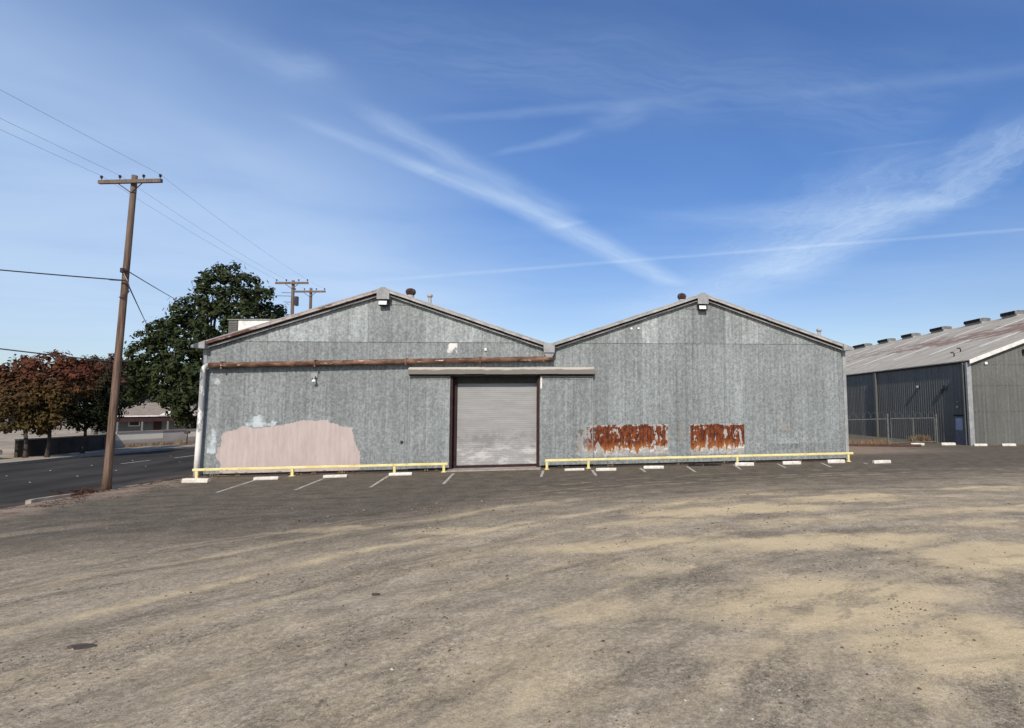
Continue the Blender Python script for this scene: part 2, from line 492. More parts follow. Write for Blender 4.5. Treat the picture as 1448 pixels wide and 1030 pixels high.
# neighbour roof: grey sheets, brown rusted belt
m, t = mat('neighbour_roof_sheet')
p = pos(t)
x, y, z = t.xyz(p)
st = t.noise(t.v('MULTIPLY', p, (0.35, 1.4, 0.35)), 1.5, 6.0, 0.65)
cc = t.mix(t.sm(st, 0.3, 0.7), (0.33, 0.296, 0.235), (0.49, 0.45, 0.37))
n1 = t.noise(t.v('MULTIPLY', p, (0.9, 0.35, 0.9)), 1.3, 6.0, 0.7)
band = t.m('MULTIPLY', t.sm(x, 48.5, 50.2), t.sm(x, 55.0, 52.6))
band = t.m('MULTIPLY', band, t.sm(y, 46, 16, 0.35, 1.0))
rf = t.sm(t.m('ADD', n1, t.m('MULTIPLY', band, 0.20)), 0.58, 0.72, 0.0, 0.85)
cc = t.mix(rf, cc, t.mix(st, (0.15, 0.09, 0.07), (0.30, 0.19, 0.15)))
chip = t.sm(t.noise(t.v('MULTIPLY', p, (1.5, 1.0, 1.5)), 1.5, 4.0, 0.6), 0.64, 0.70, 0, 0.7)
cc = t.mix(t.m('MULTIPLY', chip, band), cc, (0.6, 0.57, 0.53))
t.out(cc, 0.85, 0, None, 0.1)
M['nroof'] = m
M['vent_dark'] = simple('weathered_vent_metal', (0.16, 0.16, 0.155), 0.7, 0.3)
M['skylight'] = simple('translucent_skylight', (0.62, 0.60, 0.53), 0.5, 0.15)
M['ndoor'] = simple('grey_door_paint', (0.16, 0.16, 0.18), 0.6, 0.2)
M['npane'] = simple('pale_door_panel', (0.36, 0.40, 0.50), 0.4, 0.1)

# low wall over the road: rough render, whitewashed patches on the upper half
m, t = mat('rough_white_wall')
p = pos(t)
z_ = t.xyz(p)[2]
n1 = t.noise(t.v('MULTIPLY', p, (0.4, 0.4, 1.0)), 1.4, 5.0, 0.6)
blk = t.white(t.v('FLOOR', t.v('MULTIPLY', p, (0.0, 0.55, 0.0))))
cc = t.mix(t.sm(n1, 0.3, 0.7), (0.36, 0.33, 0.28), (0.50, 0.46, 0.40))
up_ = t.m('MULTIPLY', t.sm(z_, 0.55, 0.65), t.sm(blk, 0.3, 0.5))
cc = t.mix(t.m('MULTIPLY', up_, 0.9), cc, (0.84, 0.77, 0.63))
lo_ = t.m('MULTIPLY', t.sm(z_, 0.45, 0.1), t.sm(n1, 0.4, 0.6))
cc = t.mix(lo_, cc, (0.18, 0.11, 0.075))
t.out(cc, 0.9)
M['lowwall'] = m


# foliage
def leaf_mat(name, dark, light, tip=None, tip_z=(0, 1), translucent=0.15):
    m, t = mat(name)
    p = pos(t)
    g = t.n('ShaderNodeNewGeometry')
    rnd = g.outputs['Random Per Island']
    nz = t.noise(p, 0.6, 3.0, 0.6)
    cc = t.mix(t.m('MULTIPLY_ADD', rnd, 0.6, t.m('MULTIPLY', nz, 0.4)), dark, light)
    if tip:
        z_ = t.xyz(p)[2]
        f = t.sm(t.m('ADD', z_, t.m('MULTIPLY', t.m('SUBTRACT', nz, 0.5), 5.0)), tip_z[0], tip_z[1])
        f = t.m('MULTIPLY', f, t.sm(rnd, 0.0, 0.5, 0.55, 1.0))
        cc = t.mix(f, cc, tip)
    t.out(cc, 0.65, 0, None, 0.12)
    return m


M['leaf_dark'] = leaf_mat('magnolia_leaf', (0.012, 0.019, 0.007), (0.050, 0.064, 0.022))
M['leaf_orange'] = leaf_mat('autumn_leaf', (0.034, 0.028, 0.009), (0.082, 0.052, 0.017), (0.085, 0.033, 0.017), (2.6, 5.6))
M['leaf_red'] = leaf_mat('red_leaf', (0.045, 0.036, 0.012), (0.10, 0.060, 0.018), (0.105, 0.036, 0.020), (3.0, 5.4))
M['leaf_green'] = leaf_mat('green_leaf', (0.009, 0.013, 0.006), (0.028, 0.036, 0.012), (0.05, 0.028, 0.017), (4.4, 6.4))
M['leaf_rust'] = leaf_mat('rusty_leaf', (0.05, 0.030, 0.022), (0.085, 0.046, 0.034))
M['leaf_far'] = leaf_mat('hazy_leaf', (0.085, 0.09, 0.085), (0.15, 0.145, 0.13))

# ground: broken asphalt buried in dust, sand drifts, gravel
m, t = mat('dusty_lot')
p = pos(t)
x, y, z = t.xyz(p)
flat = t.comb(x, y, 0.0)
wz = t.noise(flat, 0.55, 4.0, 0.6)
wz2 = t.noise(t.v('ADD', flat, (31.0, 7.0, 0)), 0.55, 4.0, 0.6)
wx = t.m('ADD', x, t.m('MULTIPLY', t.m('SUBTRACT', wz, 0.5), 2.6))
wy_ = t.m('ADD', y, t.m('MULTIPLY', t.m('SUBTRACT', wz2, 0.5), 1.8))
n_big = t.noise(flat, 0.28, 5.0, 0.6)
n_mid = t.noise(flat, 1.6, 6.0, 0.65)
n_fine = t.noise(flat, 14.0, 5.0, 0.7)
n_grit = t.noise(flat, 55.0, 3.0, 0.7)
grit_v = t.voro(flat, 34.0, out='Distance')
rel = t.v('SUBTRACT', flat, (26.0, -30.0, 0.0))
prad = t.m('ADD', t.v('LENGTH', rel), t.m('MULTIPLY', t.m('SUBTRACT', wz, 0.5), 1.4))
relx, rely, _z = t.xyz(rel)
pang = t.m('MULTIPLY', t.m('ARCTAN2', rely, relx), 20.0)
sweep = t.comb(prad, t.m('MULTIPLY', pang, 0.26), 0.0)
sw1 = t.noise(sweep, 0.95, 8.0, 0.68)
sw2 = t.noise(t.v('ADD', sweep, (40.0, 11.0, 3.0)), 0.60, 7.0, 0.62)
sw3 = t.noise(t.comb(prad, t.m('MULTIPLY', pang, 0.10), 5.0), 2.6, 5.0, 0.6)
# old asphalt
asph = t.mix(t.sm(n_mid, 0.3, 0.7), (0.108, 0.091, 0.068), (0.168, 0.142, 0.106))
# dusty compacted gravel
dust = t.mix(t.sm(n_mid, 0.3, 0.7), (0.325, 0.267, 0.182), (0.435, 0.361, 0.255))
dgrey = t.sm(sw1, 0.46, 0.66, 0.0, 0.80)
dust = t.mix(dgrey, dust, (0.230, 0.192, 0.138))
dust = t.mul(dust, t.sm(sw3, 0.32, 0.68, 0.84, 1.14))
f_dust = t.sm(t.m('ADD', wy_, t.m('MULTIPLY', t.m('SUBTRACT', 18.0, x), 0.14)), -5.2, -13.5)
left_dark = t.sm(wx, 14.0, 7.0, 0.0, 0.45)
left_dark = t.m('MULTIPLY', left_dark, t.sm(y, -18.0, -13.0))
left_far = t.m('MULTIPLY', t.sm(wx, 15.0, 10.5), t.sm(wy_, -16.5, -13.0, 0.0, 0.65))
f_dust = t.m('SUBTRACT', f_dust, t.m('MAXIMUM', left_dark, left_far), clamp=True)
base = t.mix(f_dust, asph, dust)
# sand drifts
blobs = [(19.6, -19.3, 1.5, 1.0, 1.1), (20.6, -21.0, 1.4, 0.7, 1.1), (21.5, -16.0, 2.2, 0.6, 1.0), (20.4, -12.3, 2.4, 0.6, 1.1),
         (17.4, -15.5, 1.9, 0.5, .9), (16.7, -19.2, 0.9, 0.5, .55), (23.8, -17.6, 1.5, 0.7, 1.0), (15.9, -21.4, 0.6, 0.35, .35),
         (24.4, -11.0, 1.8, 0.6, 1.0), (26.3, -13.6, 1.8, 0.5, .6), (26.3, -15.2, 1.2, 0.4, .55), (10.4, -12.8, 1.2, 0.3, .55),
         (13.6, -13.5, 1.5, 0.3, .5), (18.0, -13.6, 1.6, 0.35, .5), (29.5, -13.5, 1.8, 0.5, .5), (22.0, -13.9, 1.5, 0.3, .45),
         (21.2, -19.5, 0.7, 0.5, .5), (18.2, -20.9, 0.8, 0.4, .35), (30.5, -10.0, 2.0, 0.5, .45), (17.2, -17.2, 0.9, 0.35, .5)]
sand = None
for bx, by, rx, ry, am in blobs:
    ux = t.m('DIVIDE', t.m('SUBTRACT', wx, bx), rx * 1.35)
    uy = t.m('DIVIDE', t.m('SUBTRACT', wy_, by), ry * 1.35)
    d2 = t.m('ADD', t.m('MULTIPLY', ux, ux), t.m('MULTIPLY', uy, uy))
    g_ = t.m('MULTIPLY', t.sm(d2, 1.15, 0.0), am)
    sand = g_ if sand is None else t.m('MAXIMUM', sand, g_)
drift = sw2
sand = t.m('ADD', sand, t.m('MULTIPLY', t.sm(drift, 0.51, 0.72, 0.0, 0.62), t.m('MULTIPLY', f_dust, t.sm(x, 8, 17, 0.35, 1.0))))
# wheel tracks: arcs of swept sand and pressed gravel
rad = t.v('LENGTH', t.v('SUBTRACT', flat, (26.0, -30.0, 0.0)))
radw = t.m('ADD', rad, t.m('MULTIPLY', t.m('SUBTRACT', n_big, 0.5), 1.2))
trk = None
for r0, wd, am in ((20.4, 0.30, 0.42), (18.7, 0.22, 0.25), (16.6, 0.25, 0.25), (14.9, 0.2, 0.22), (22.6, 0.25, 0.2), (12.0, 0.3, 0.18)):
    g_ = t.m('MULTIPLY', t.sm(t.m('ABSOLUTE', t.m('SUBTRACT', radw, r0)), wd, 0.0), am)
    trk = g_ if trk is None else t.m('MAXIMUM', trk, g_)
trk = t.m('MULTIPLY', trk, t.sm(t.noise(flat, 0.5, 3.0, 0.6), 0.36, 0.52, 0, 1.5))
thin_ = None
for r0 in (24.2, 24.75, 26.0):
    g_ = t.m('MULTIPLY', t.sm(t.m('ABSOLUTE', t.m('SUBTRACT', radw, r0)), 0.12, 0.02), 0.34)
    thin_ = g_ if thin_ is None else t.m('MAXIMUM', thin_, g_)
thin_ = t.m('MULTIPLY', thin_, t.m('MULTIPLY', t.sm(t.noise(flat, 0.8, 3.0, 0.6), 0.42, 0.58), t.sm(x, 12.0, 16.0)))
sand = t.m('ADD', sand, t.m('ADD', thin_, t.m('MULTIPLY', trk, t.sm(y, -8.5, -11.0))))
sand = t.m('MULTIPLY', sand, t.m('MULTIPLY', t.sm(n_mid, 0.25, 0.55, 0.55, 1.25), t.sm(dgrey, 0.0, 0.85, 1.0, 0.35)), clamp=True)
sandc = t.mix(n_mid, (0.53, 0.415, 0.238), (0.70, 0.558, 0.343))
base = t.mix(t.m('MULTIPLY', sand, 0.95), base, sandc)
drg = t.noise(t.comb(t.m('ADD', t.m('MULTIPLY', x, 0.16), t.m('MULTIPLY', y, -0.16)), t.m('ADD', t.m('MULTIPLY', x, 0.9), t.m('MULTIPLY', y, -1.1)), 2.0), 1.3, 5.0, 0.6)
drm = t.m('MULTIPLY', t.sm(y, -9.5, -13.0), t.sm(x, 19.0, 12.0))
base = t.mix(t.m('MULTIPLY', t.sm(drg, 0.50, 0.68, 0.0, 0.5), drm), base, (0.40, 0.325, 0.225))
base = t.mix(t.m('MULTIPLY', t.sm(drg, 0.47, 0.34, 0.0, 0.4), drm), base, (0.14, 0.118, 0.088))
# scuffs on the asphalt strip
sc = t.noise(t.comb(t.m('MULTIPLY', x, 0.22), t.m('MULTIPLY', y, 1.6), 4.0), 1.5, 5.0, 0.65)
base = t.mix(t.m('MULTIPLY', t.sm(sc, 0.52, 0.70, 0.0, 0.35), t.sm(y, -4.5, -7.5)), base, (0.26, 0.21, 0.15))
base = t.mix(t.m('MULTIPLY', t.sm(sc, 0.50, 0.34, 0.0, 0.4), t.sm(y, -13, -8)), base, (0.080, 0.067, 0.050))
# brown dirt along the road verge and against the walls
vd = t.m('MULTIPLY', t.sm(wx, 1.6, 0.2), t.m('MULTIPLY', t.sm(y, 4.0, 0.0, 0.4, 1.0), 1.0))
vd = t.m('MULTIPLY', vd, t.sm(n_mid, 0.25, 0.55, 0.4, 1.0))
base = t.mix(vd, base, t.mix(n_mid, (0.20, 0.15, 0.105), (0.34, 0.27, 0.20)))
rd = t.m('MULTIPLY', t.sm(t.noise(t.v('ADD', flat, (3, 3, 0)), 1.3, 4.0, 0.6), 0.52, 0.62), t.m('MULTIPLY', t.sm(x, 1.2, 0.2), t.sm(y, 2.0, -1.0)))
base = t.mix(t.m('MULTIPLY', rd, 0.8), base, (0.15, 0.075, 0.045))
wd_ = t.m('MULTIPLY', t.sm(y, -2.6, -0.6), t.m('MULTIPLY', t.sm(y, 1.5, 0.5), t.sm(n_mid, 0.35, 0.6)))
base = t.mix(t.m('MULTIPLY', wd_, 0.5), base, (0.17, 0.12, 0.085))
gap = t.m('MULTIPLY', t.sm(wx, 29.8, 30.8), t.m('MULTIPLY', t.sm(wx, 41.0, 34.0), t.sm(wy_, 1.5, 4.5)))
base = t.mix(t.m('MULTIPLY', gap, 0.8), base, t.mix(n_mid, (0.27, 0.20, 0.14), (0.40, 0.31, 0.22)))
# grit
ns = t.m('SUBTRACT', 1.0, t.m('MULTIPLY', sand, 0.7))
base = t.mul(base, t.m('ADD', 1.0, t.m('MULTIPLY', ns, t.sm(n_fine, 0.27, 0.73, -0.28, 0.27))))
base = t.mul(base, t.sm(n_grit, 0.25, 0.75, 0.78, 1.22))
cl = t.noise(t.v('ADD', flat, (0, 13, 0)), 4.5, 6.0, 0.72)
base = t.mul(base, t.m('ADD', 1.0, t.m('MULTIPLY', ns, t.sm(cl, 0.32, 0.58, -0.14, 0.06))))
# single grains: each cell of crushed stone has its own tone, strongest where gravel lies bare
g1 = t.xyz(t.voro(flat, 30.0))[0]
g2_ = t.xyz(t.voro(t.v('ADD', flat, (9.0, 4.0, 0)), 58.0))[1]
gm = t.m('MULTIPLY', ns, t.m('MULTIPLY_ADD', dgrey, 0.75, 0.35))
base = t.mul(base, t.m('ADD', 1.0, t.m('MULTIPLY', gm, t.sm(g1, 0.0, 1.0, -0.24, 0.22))))
base = t.mul(base, t.m('ADD', 1.0, t.m('MULTIPLY', gm, t.sm(g2_, 0.0, 1.0, -0.20, 0.20))))
spk = t.m('MULTIPLY', t.sm(g1, 0.90, 0.94), t.m('MULTIPLY', gm, 0.6))
base = t.mix(spk, base, (0.085, 0.072, 0.058))
spw = t.m('MULTIPLY', t.sm(g2_, 0.975, 0.985), t.m('MULTIPLY', gm, 0.45))
base = t.mix(spw, base, (0.58, 0.54, 0.46))
peb = t.m('MULTIPLY', t.sm(grit_v, 0.22, 0.10), t.sm(t.xyz(t.voro(flat, 34.0))[0], 0.45, 0.9))
peb = t.m('MULTIPLY', peb, t.m('SUBTRACT', 1.0, t.m('MULTIPLY', sand, 0.8)))
base = t.mix(t.m('MULTIPLY', peb, 0.75), base, (0.060, 0.052, 0.044))
hh = t.m('ADD', t.m('MULTIPLY', n_fine, 0.55), t.m('ADD', t.m('MULTIPLY', n_mid, 0.35), t.m('MULTIPLY', n_grit, 0.40)))
tread = t.m('SINE', t.m('MULTIPLY', t.m('ADD', x, t.m('MULTIPLY', y, 1.25)), 62.0))
tm = t.m('MULTIPLY', t.sm(t.noise(t.v('ADD', flat, (77, 0, 0)), 0.7, 2.0, 0.5), 0.58, 0.70), 0.035)
hh = t.m('ADD', hh, t.m('MULTIPLY', tread, tm))
t.out(base, 0.95, 0, t.bump(hh, 0.55, 0.05), 0.1)
M['lot'] = m

m, t = mat('road_asphalt')
p = pos(t)
n1 = t.noise(t.v('MULTIPLY', p, (1.0, 0.3, 1)), 0.6, 5.0, 0.6)
cc = t.mix(t.sm(n1, 0.3, 0.7), (0.036, 0.033, 0.030), (0.058, 0.053, 0.048))
sp = t.sm(t.noise(t.v('MULTIPLY', p, (3, 1, 1)), 2.6, 3.0, 0.6), 0.68, 0.76, 0, 0.5)
cc = t.mix(sp, cc, (0.065, 0.062, 0.06))
pt = t.noise(t.v('MULTIPLY', p, (0.5, 0.12, 1)), 1.1, 4.0, 0.6)
cc = t.mul(cc, t.sm(pt, 0.35, 0.65, 0.78, 1.2))
ed = t.m('MULTIPLY', t.sm(t.xyz(p)[0], -3.2, -1.2), t.sm(t.noise(p, 1.2, 4.0, 0.6), 0.3, 0.6))
cc = t.mix(t.m('MULTIPLY', ed, 0.6), cc, (0.16, 0.13, 0.10))
t.out(cc, 0.95, 0, t.bump(t.noise(p, 30, 3, 0.6), 0.3, 0.01), 0.06)
M['road'] = m
M['dark_wall'] = simple('tree_shade_wall', (0.062, 0.050, 0.038), 0.9, 0.4, 0.8)  # tree shade on the wall is put into this dark colour
M['sidewalk'] = simple('pale_sidewalk', (0.34, 0.285, 0.215), 0.9, 0.18, 1.0)
M['farlot'] = simple('pale_far_lot', (0.35, 0.285, 0.205), 0.95, 0.3, 0.15)
m, t = mat('loose_stone')
r_ = t.n('ShaderNodeNewGeometry').outputs['Random Per Island']
cc = t.mix(t.sm(r_, 0.0, 0.85), (0.075, 0.064, 0.052), (0.30, 0.25, 0.19))
cc = t.mix(t.sm(r_, 0.965, 0.985), cc, (0.50, 0.47, 0.41))
t.out(cc, 0.95, 0, None, 0.1)
M['stone'] = m


# ------------------------------------------------------------------ mesh helper
class MB:
    def __init__(s):
        s.v, s.f, s.mi = [], [], []

    def add(s, vs, fs, mi=0):
        o = len(s.v)
        s.v += [tuple(q) for q in vs]
        s.f += [tuple(i + o for i in f) for f in fs]
        s.mi += [mi] * len(fs)

    def box(s, x0, x1, y0, y1, z0, z1, mi=0):
        vs_ = [(x0, y0, z0), (x1, y0, z0), (x1, y1, z0), (x0, y1, z0), (x0, y0, z1), (x1, y0, z1), (x1, y1, z1), (x0, y1, z1)]
        s.add(vs_, [(0, 3, 2, 1), (4, 5, 6, 7), (0, 1, 5, 4), (1, 2, 6, 5), (2, 3, 7, 6), (3, 0, 4, 7)], mi)

    def bbox(s, x0, x1, y0, y1, z0, z1, b=0.02, mi=0):
        """box with chamfered edges"""
        def ring(z, d):
            return [(x0 + d, y0 + b, z), (x0 + b, y0 + d, z), (x1 - b, y0 + d, z), (x1 - d, y0 + b, z),
                    (x1 - d, y1 - b, z), (x1 - b, y1 - d, z), (x0 + b, y1 - d, z), (x0 + d, y1 - b, z)]
        rs = [ring(z0, b), ring(z0 + b, 0), ring(z1 - b, 0), ring(z1, b)]
        vs_ = [q for r in rs for q in r]
        fs = [tuple(range(7, -1, -1)), tuple(range(24, 32))]
        for k in range(3):
            for i in range(8):
                j = (i + 1) % 8
                fs.append((k * 8 + i, k * 8 + j, k * 8 + 8 + j, k * 8 + 8 + i))
        s.add(vs_, fs, mi)

    def tube(s, pts, rad, seg=8, mi=0, cap=True):
        pts = [Vector(q) for q in pts]
        rads = rad if isinstance(rad, (list, tuple)) else [rad] * len(pts)
        vs_, fs = [], []
        ref = None
        for i, q in enumerate(pts):
            d = (pts[min(i + 1, len(pts) - 1)] - pts[max(i - 1, 0)]).normalized()
            if ref is None:
                ref = Vector((0, 0, 1)) if abs(d.z) < 0.9 else Vector((1, 0, 0))
            a = d.cross(ref).normalized()
            b = a.cross(d)
            ref = b if abs(b.dot(d)) < 0.99 else ref
            for k in range(seg):
                an = 2 * math.pi * k / seg
                vs_.append(q + (a * math.cos(an) + b * math.sin(an)) * rads[i])
        for i in range(len(pts) - 1):
            for k in range(seg):
                k2 = (k + 1) % seg
                fs.append((i * seg + k, i * seg + k2, (i + 1) * seg + k2, (i + 1) * seg + k))
        if cap:
            fs.append(tuple(range(seg - 1, -1, -1)))
            fs.append(tuple((len(pts) - 1) * seg + k for k in range(seg)))
        s.add(vs_, fs, mi)

    def lathe(s, c, prof, seg=16, mi=0):
        vs_, fs = [], []
        for r, z in prof:
            for k in range(seg):
                an = 2 * math.pi * k / seg
                vs_.append((c[0] + r * math.cos(an), c[1] + r * math.sin(an), c[2] + z))
        n = len(prof)
        for i in range(n - 1):
            for k in range(seg):
                k2 = (k + 1) % seg
                fs.append((i * seg + k, i * seg + k2, (i + 1) * seg + k2, (i + 1) * seg + k))
        fs.append(tuple(range(seg - 1, -1, -1)))
        fs.append(tuple((n - 1) * seg + k for k in range(seg)))
        s.add(vs_, fs, mi)

    def prism(s, poly, axis, a, b, mi=0):
        """poly (2D) extruded along axis from a to b. axis 'z': (x,y); 'y': (x,z); 'x': (y,z)"""
        def P3(q, h):
            return {'z': (q[0], q[1], h), 'y': (q[0], h, q[1]), 'x': (h, q[0], q[1])}[axis]
        n = len(poly)
        vs_ = [P3(q, a) for q in poly] + [P3(q, b) for q in poly]
        fs = [tuple(range(n - 1, -1, -1)), tuple(range(n, 2 * n))]
        for i in range(n):
            j = (i + 1) % n
            fs.append((i, j, n + j, n + i))
        s.add(vs_, fs, mi)

    def build(s, name, material, parent=None, smooth=False, fix=True, label=None):
        me = bpy.data.meshes.new(name)
        me.from_pydata(s.v, [], s.f)
        if fix:
            import bmesh
            bm = bmesh.new()
            bm.from_mesh(me)
            bmesh.ops.recalc_face_normals(bm, faces=bm.faces)
            bm.to_mesh(me)
            bm.free()
        ms = material if isinstance(material, (list, tuple)) else [material]
        for q in ms: me.materials.append(q)
        if len(ms) > 1:
            for pl, i in zip(me.polygons, s.mi): pl.material_index = i
        if smooth:
            for pl in me.polygons: pl.use_smooth = True
        me.update()
        o = bpy.data.objects.new(name, me)
        col.objects.link(o)
        if parent is not None: o.parent = parent
        if label: o['label'] = label
        return o


def tag(o, label=None, cat=None, group=None, kind=None):
    if label: o['label'] = label
    if cat: o['category'] = cat
    if group: o['group'] = group
    if kind: o['kind'] = kind
    return o


def thing(name, label, cat, loc=(0, 0, 0), rz=0.0, group=None):
    o = bpy.data.objects.new(name, None)
    o.empty_display_size = 0.3
    o.location = loc
    o.rotation_euler = (0, 0, rz)
    col.objects.link(o)
    return tag(o, label, cat, group)


def kids(o):
    return [c for c in bpy.data.objects if c.parent is o]


def copy_tree(o, parent=None):
    c = o.copy()
    col.objects.link(c)
    if parent is not None: c.parent = parent
    for ch in kids(o): copy_tree(ch, c)
    return c


random.seed(7)
rnd = random.Random(11)

# ================================================================== THE SETTING
def axis(spans):
    out = []
    for a, b, st in spans:
        n = max(1, round((b - a) / st))
        out += [a + (b - a) * i / n for i in range(n)]
    out.append(spans[-1][1])
    return out


gx = axis([(-2500, -300, 550), (-300, -30, 60), (-30, -1.6, 7), (-1.6, -1.2, 0.2), (-1.2, 3, 0.22), (3, 8, 0.35), (8, 26, 0.15), (26, 46, 0.6), (46, 300, 50), (300, 2500, 550)])
gy = axis([(-600, -60, 120), (-60, -25, 5), (-25, -11, 0.15), (-11, -7, 0.3), (-7, 3, 0.5), (3, 60, 6), (60, 400, 60), (400, 4000, 600)])


def ground_z(x, y):
    if x <= -1.35: return -0.14
    z = 0.0
    ramp = min(1.0, max(0.0, (x + 1.35) / 0.7))
    if -9 < x < 60 and -60 < y < -5.5:
        k = min(1.0, (-5.5 - y) / 3.0)
        v = Vector((x * 0.45, y * 0.45, 0))
        z += k * (0.05 * mnoise.noise(v) + 0.022 * mnoise.noise(v * 3.1) + 0.012 * mnoise.noise(v * 9.0))
    if x < 2.0 and -14 < y < 1:
        k = max(0.0, 1 - abs(x - 0.1) / 1.5)
        z += k * 0.07 * (0.6 + mnoise.noise(Vector((x * 1.6, y * 1.2, 4))))
    return -0.14 * (1 - ramp) + z * ramp


mb = MB()
nx, ny = len(gx), len(gy)
vv = [(x, y, ground_z(x, y)) for y in gy for x in gx]
ff = [(j * nx + i, j * nx + i + 1, (j + 1) * nx + i + 1, (j + 1) * nx + i) for j in range(ny - 1) for i in range(nx - 1)]
mb.add(vv, ff)
o = mb.build('ground', M['lot'], smooth=True, fix=False)
tag(o, 'dusty gravel and worn asphalt lot', kind='structure')

kerb_far = [(-17.6, -80), (-17.2, -20), (-16.9, 0), (-16.5, 10), (-16.3, 17), (-15.8, 20), (-14.7, 24.6), (-12.3, 32), (-8.5, 42), (-2, 58), (12, 90), (40, 150)]
near_edge = [(-1.55, -80), (-1.55, 2.5), (-4.1, 12), (-4.7, 20), (-3.2, 30), (1.5, 45), (14, 75), (45, 140)]
mb = MB()
poly = kerb_far + near_edge[::-1]
# triangulate as strips between matched samples
def sample(pl, y):
    for (x0, y0), (x1, y1) in zip(pl, pl[1:]):
        if y0 <= y <= y1: return x0 + (x1 - x0) * (y - y0) / (y1 - y0)
    return pl[-1][0]
ys = [-80, -40, -20, -10, 0, 2.5, 5, 10, 12, 17, 20, 24.6, 30, 32, 42, 45, 58, 75, 90, 140]
for a, b in zip(ys, ys[1:]):
    mb.add([(sample(kerb_far, a), a, -0.132), (sample(near_edge, a), a, -0.132), (sample(near_edge, b), b, -0.132), (sample(kerb_far, b), b, -0.132)], [(0, 1, 2, 3)])
tag(mb.build('road', M['road'], fix=False), 'dark asphalt street past the warehouse', kind='structure')
mb = MB()
off = 2.3
for a, b in zip(kerb_far, kerb_far[1:]):
    mb.prism([a, b, (b[0] - off, b[1]), (a[0] - off, a[1])], 'z', -0.139, 0.0)
tag(mb.build('sidewalk', M['sidewalk']), 'pale concrete sidewalk across the street', kind='structure')
mb = MB()
for a, b in zip(kerb_far, kerb_far[1:]):
    mb.prism([(a[0] - off - .003, a[1]), (b[0] - off - .003, b[1]), (b[0] - 260, b[1]), (a[0] - 260, a[1])], 'z', -0.139, -0.02)
tag(mb.build('vacant_lot', M['farlot']), 'pale bare lot beyond the street', kind='structure')
# verge behind the corner that carries the far poles
mb = MB()
vy = [2.5, 7, 12, 20, 30, 45]
for a, b in zip(vy, vy[1:]):
    mb.prism([(sample(near_edge, a), a), (min(-0.9, sample(near_edge, a) + 9) if a < 40 else -0.9, a), (-0.9, b), (sample(near_edge, b) if b < 40 else -0.95, b)], 'z', -0.139, 0.0)
tag(mb.build('verge', M['sidewalk']), 'verge along the side of the warehouse', kind='structure')

# lane paint and ceramic dots
mb = MB()
for y0, y1, xx in ((9.6, 11.8, -9.75), (13.3, 16.4, -9.3), (18.6, 21.6, -8.6)):
    mb.add([(xx - .09, y0, -.128), (xx + .09, y0, -.128), (xx + .12, y1, -.128), (xx - .06, y1, -.128)], [(0, 1, 2, 3)])
tag(mb.build('lane_marking', M['marking'], fix=False), 'white dashes along the middle of the street', kind='structure')
mbd = MB()
mbd.lathe((0, 0, 0), [(0.06, 0.0), (0.055, 0.010), (0.035, 0.018), (0.01, 0.021)], 10)
dot0 = mbd.build('lane_dot', M['marking'], smooth=True)
tag(dot0, 'small white ceramic dot on the dark street', 'lane dot', 'white ceramic dots set in rows on the street')
k = 0
for xx, ya, yb, st in ((-6.9, -6.0, 14.0, 2.2), (-10.6, -1.5, 16.0, 2.9)):
    yy = ya
    while yy < yb:
        d = dot0 if k == 0 else dot0.copy()
        if k: col.objects.link(d)
        d.location = (xx + rnd.uniform(-.12, .12), yy, -.132)
        d.scale = (.62, .62, 1)
        k += 1
        yy += st * rnd.uniform(.8, 1.2)

# parking lines
def strip(name, a, b, wd, lab, zz=0.006):
    a, b = Vector((*a, zz)), Vector((*b, zz))
    n = Vector((-(b - a).y, (b - a).x, 0)).normalized() * wd / 2
    mb = MB()
    K = 10
    pts = [a.lerp(b, i / K) for i in range(K + 1)]
    vs_ = []
    for i, q in enumerate(pts):
        wv = 1 + 0.25 * mnoise.noise(q * 2.3)
        vs_ += [q - n * wv, q + n * wv]
    mb.add(vs_, [(2 * i, 2 * i + 1, 2 * i + 3, 2 * i + 2) for i in range(K)])
    return tag(mb.build(name, M['marking'], fix=False), lab, kind='structure')


lines = [((3.84, -5.5), (3.27, -1.9)), ((6.35, -5.4), (5.94, -2.05)), ((8.84, -5.3), (8.37, -1.64)), ((11.33, -5.0), (11.0, -1.47)),
         ((14.88, -3.6), (14.86, -1.3)), ((17.12, -3.7), (17.04, -1.53)), ((19.3, -2.95), (19.26, -1.2)), ((21.4, -3.4), (21.5, -1.1)),
         ((23.57, -2.85), (23.87, -0.8)), ((25.7, -2.8), (26.0, -0.95)), ((27.77, -3.0), (28.17, -1.1)), ((30.0, -2.2), (30.1, -1.6))]
for a, b in lines:
    strip('parking_line', a, b, 0.11, 'worn white parking bay line on the asphalt')

# ================================================================== FRONT WAREHOUSE
W, HE, HP = 15.0775, 5.822, 8.399
SL = (HP - HE) / (W / 2)


def gable(x):
    u = x % W
    if x >= 2 * W: u = W
    return HE + SL * (W / 2 - abs(u - W / 2))


def wall_y(x, z):
    sh = x / 0.85
    fr = sh - math.floor(sh)
    y = -0.008 * (1 - fr) + 0.009 * math.cos(2 * math.pi * x / 0.2)
    y += 0.006 * mnoise.noise(Vector((math.floor(sh) * 3.7, 0, math.floor(z / 2.5))))
    y += 0.012 * mnoise.noise(Vector((x * .7, 0, z * .6)))
    d = max(0.0, 1 - abs(x - 27.3) / 2.4) * max(0.0, 1 - abs(z - 0.9) / 1.0)
    y += d * 0.13 * mnoise.noise(Vector((x * 2.1, 3, z * 1.7)))
    return y


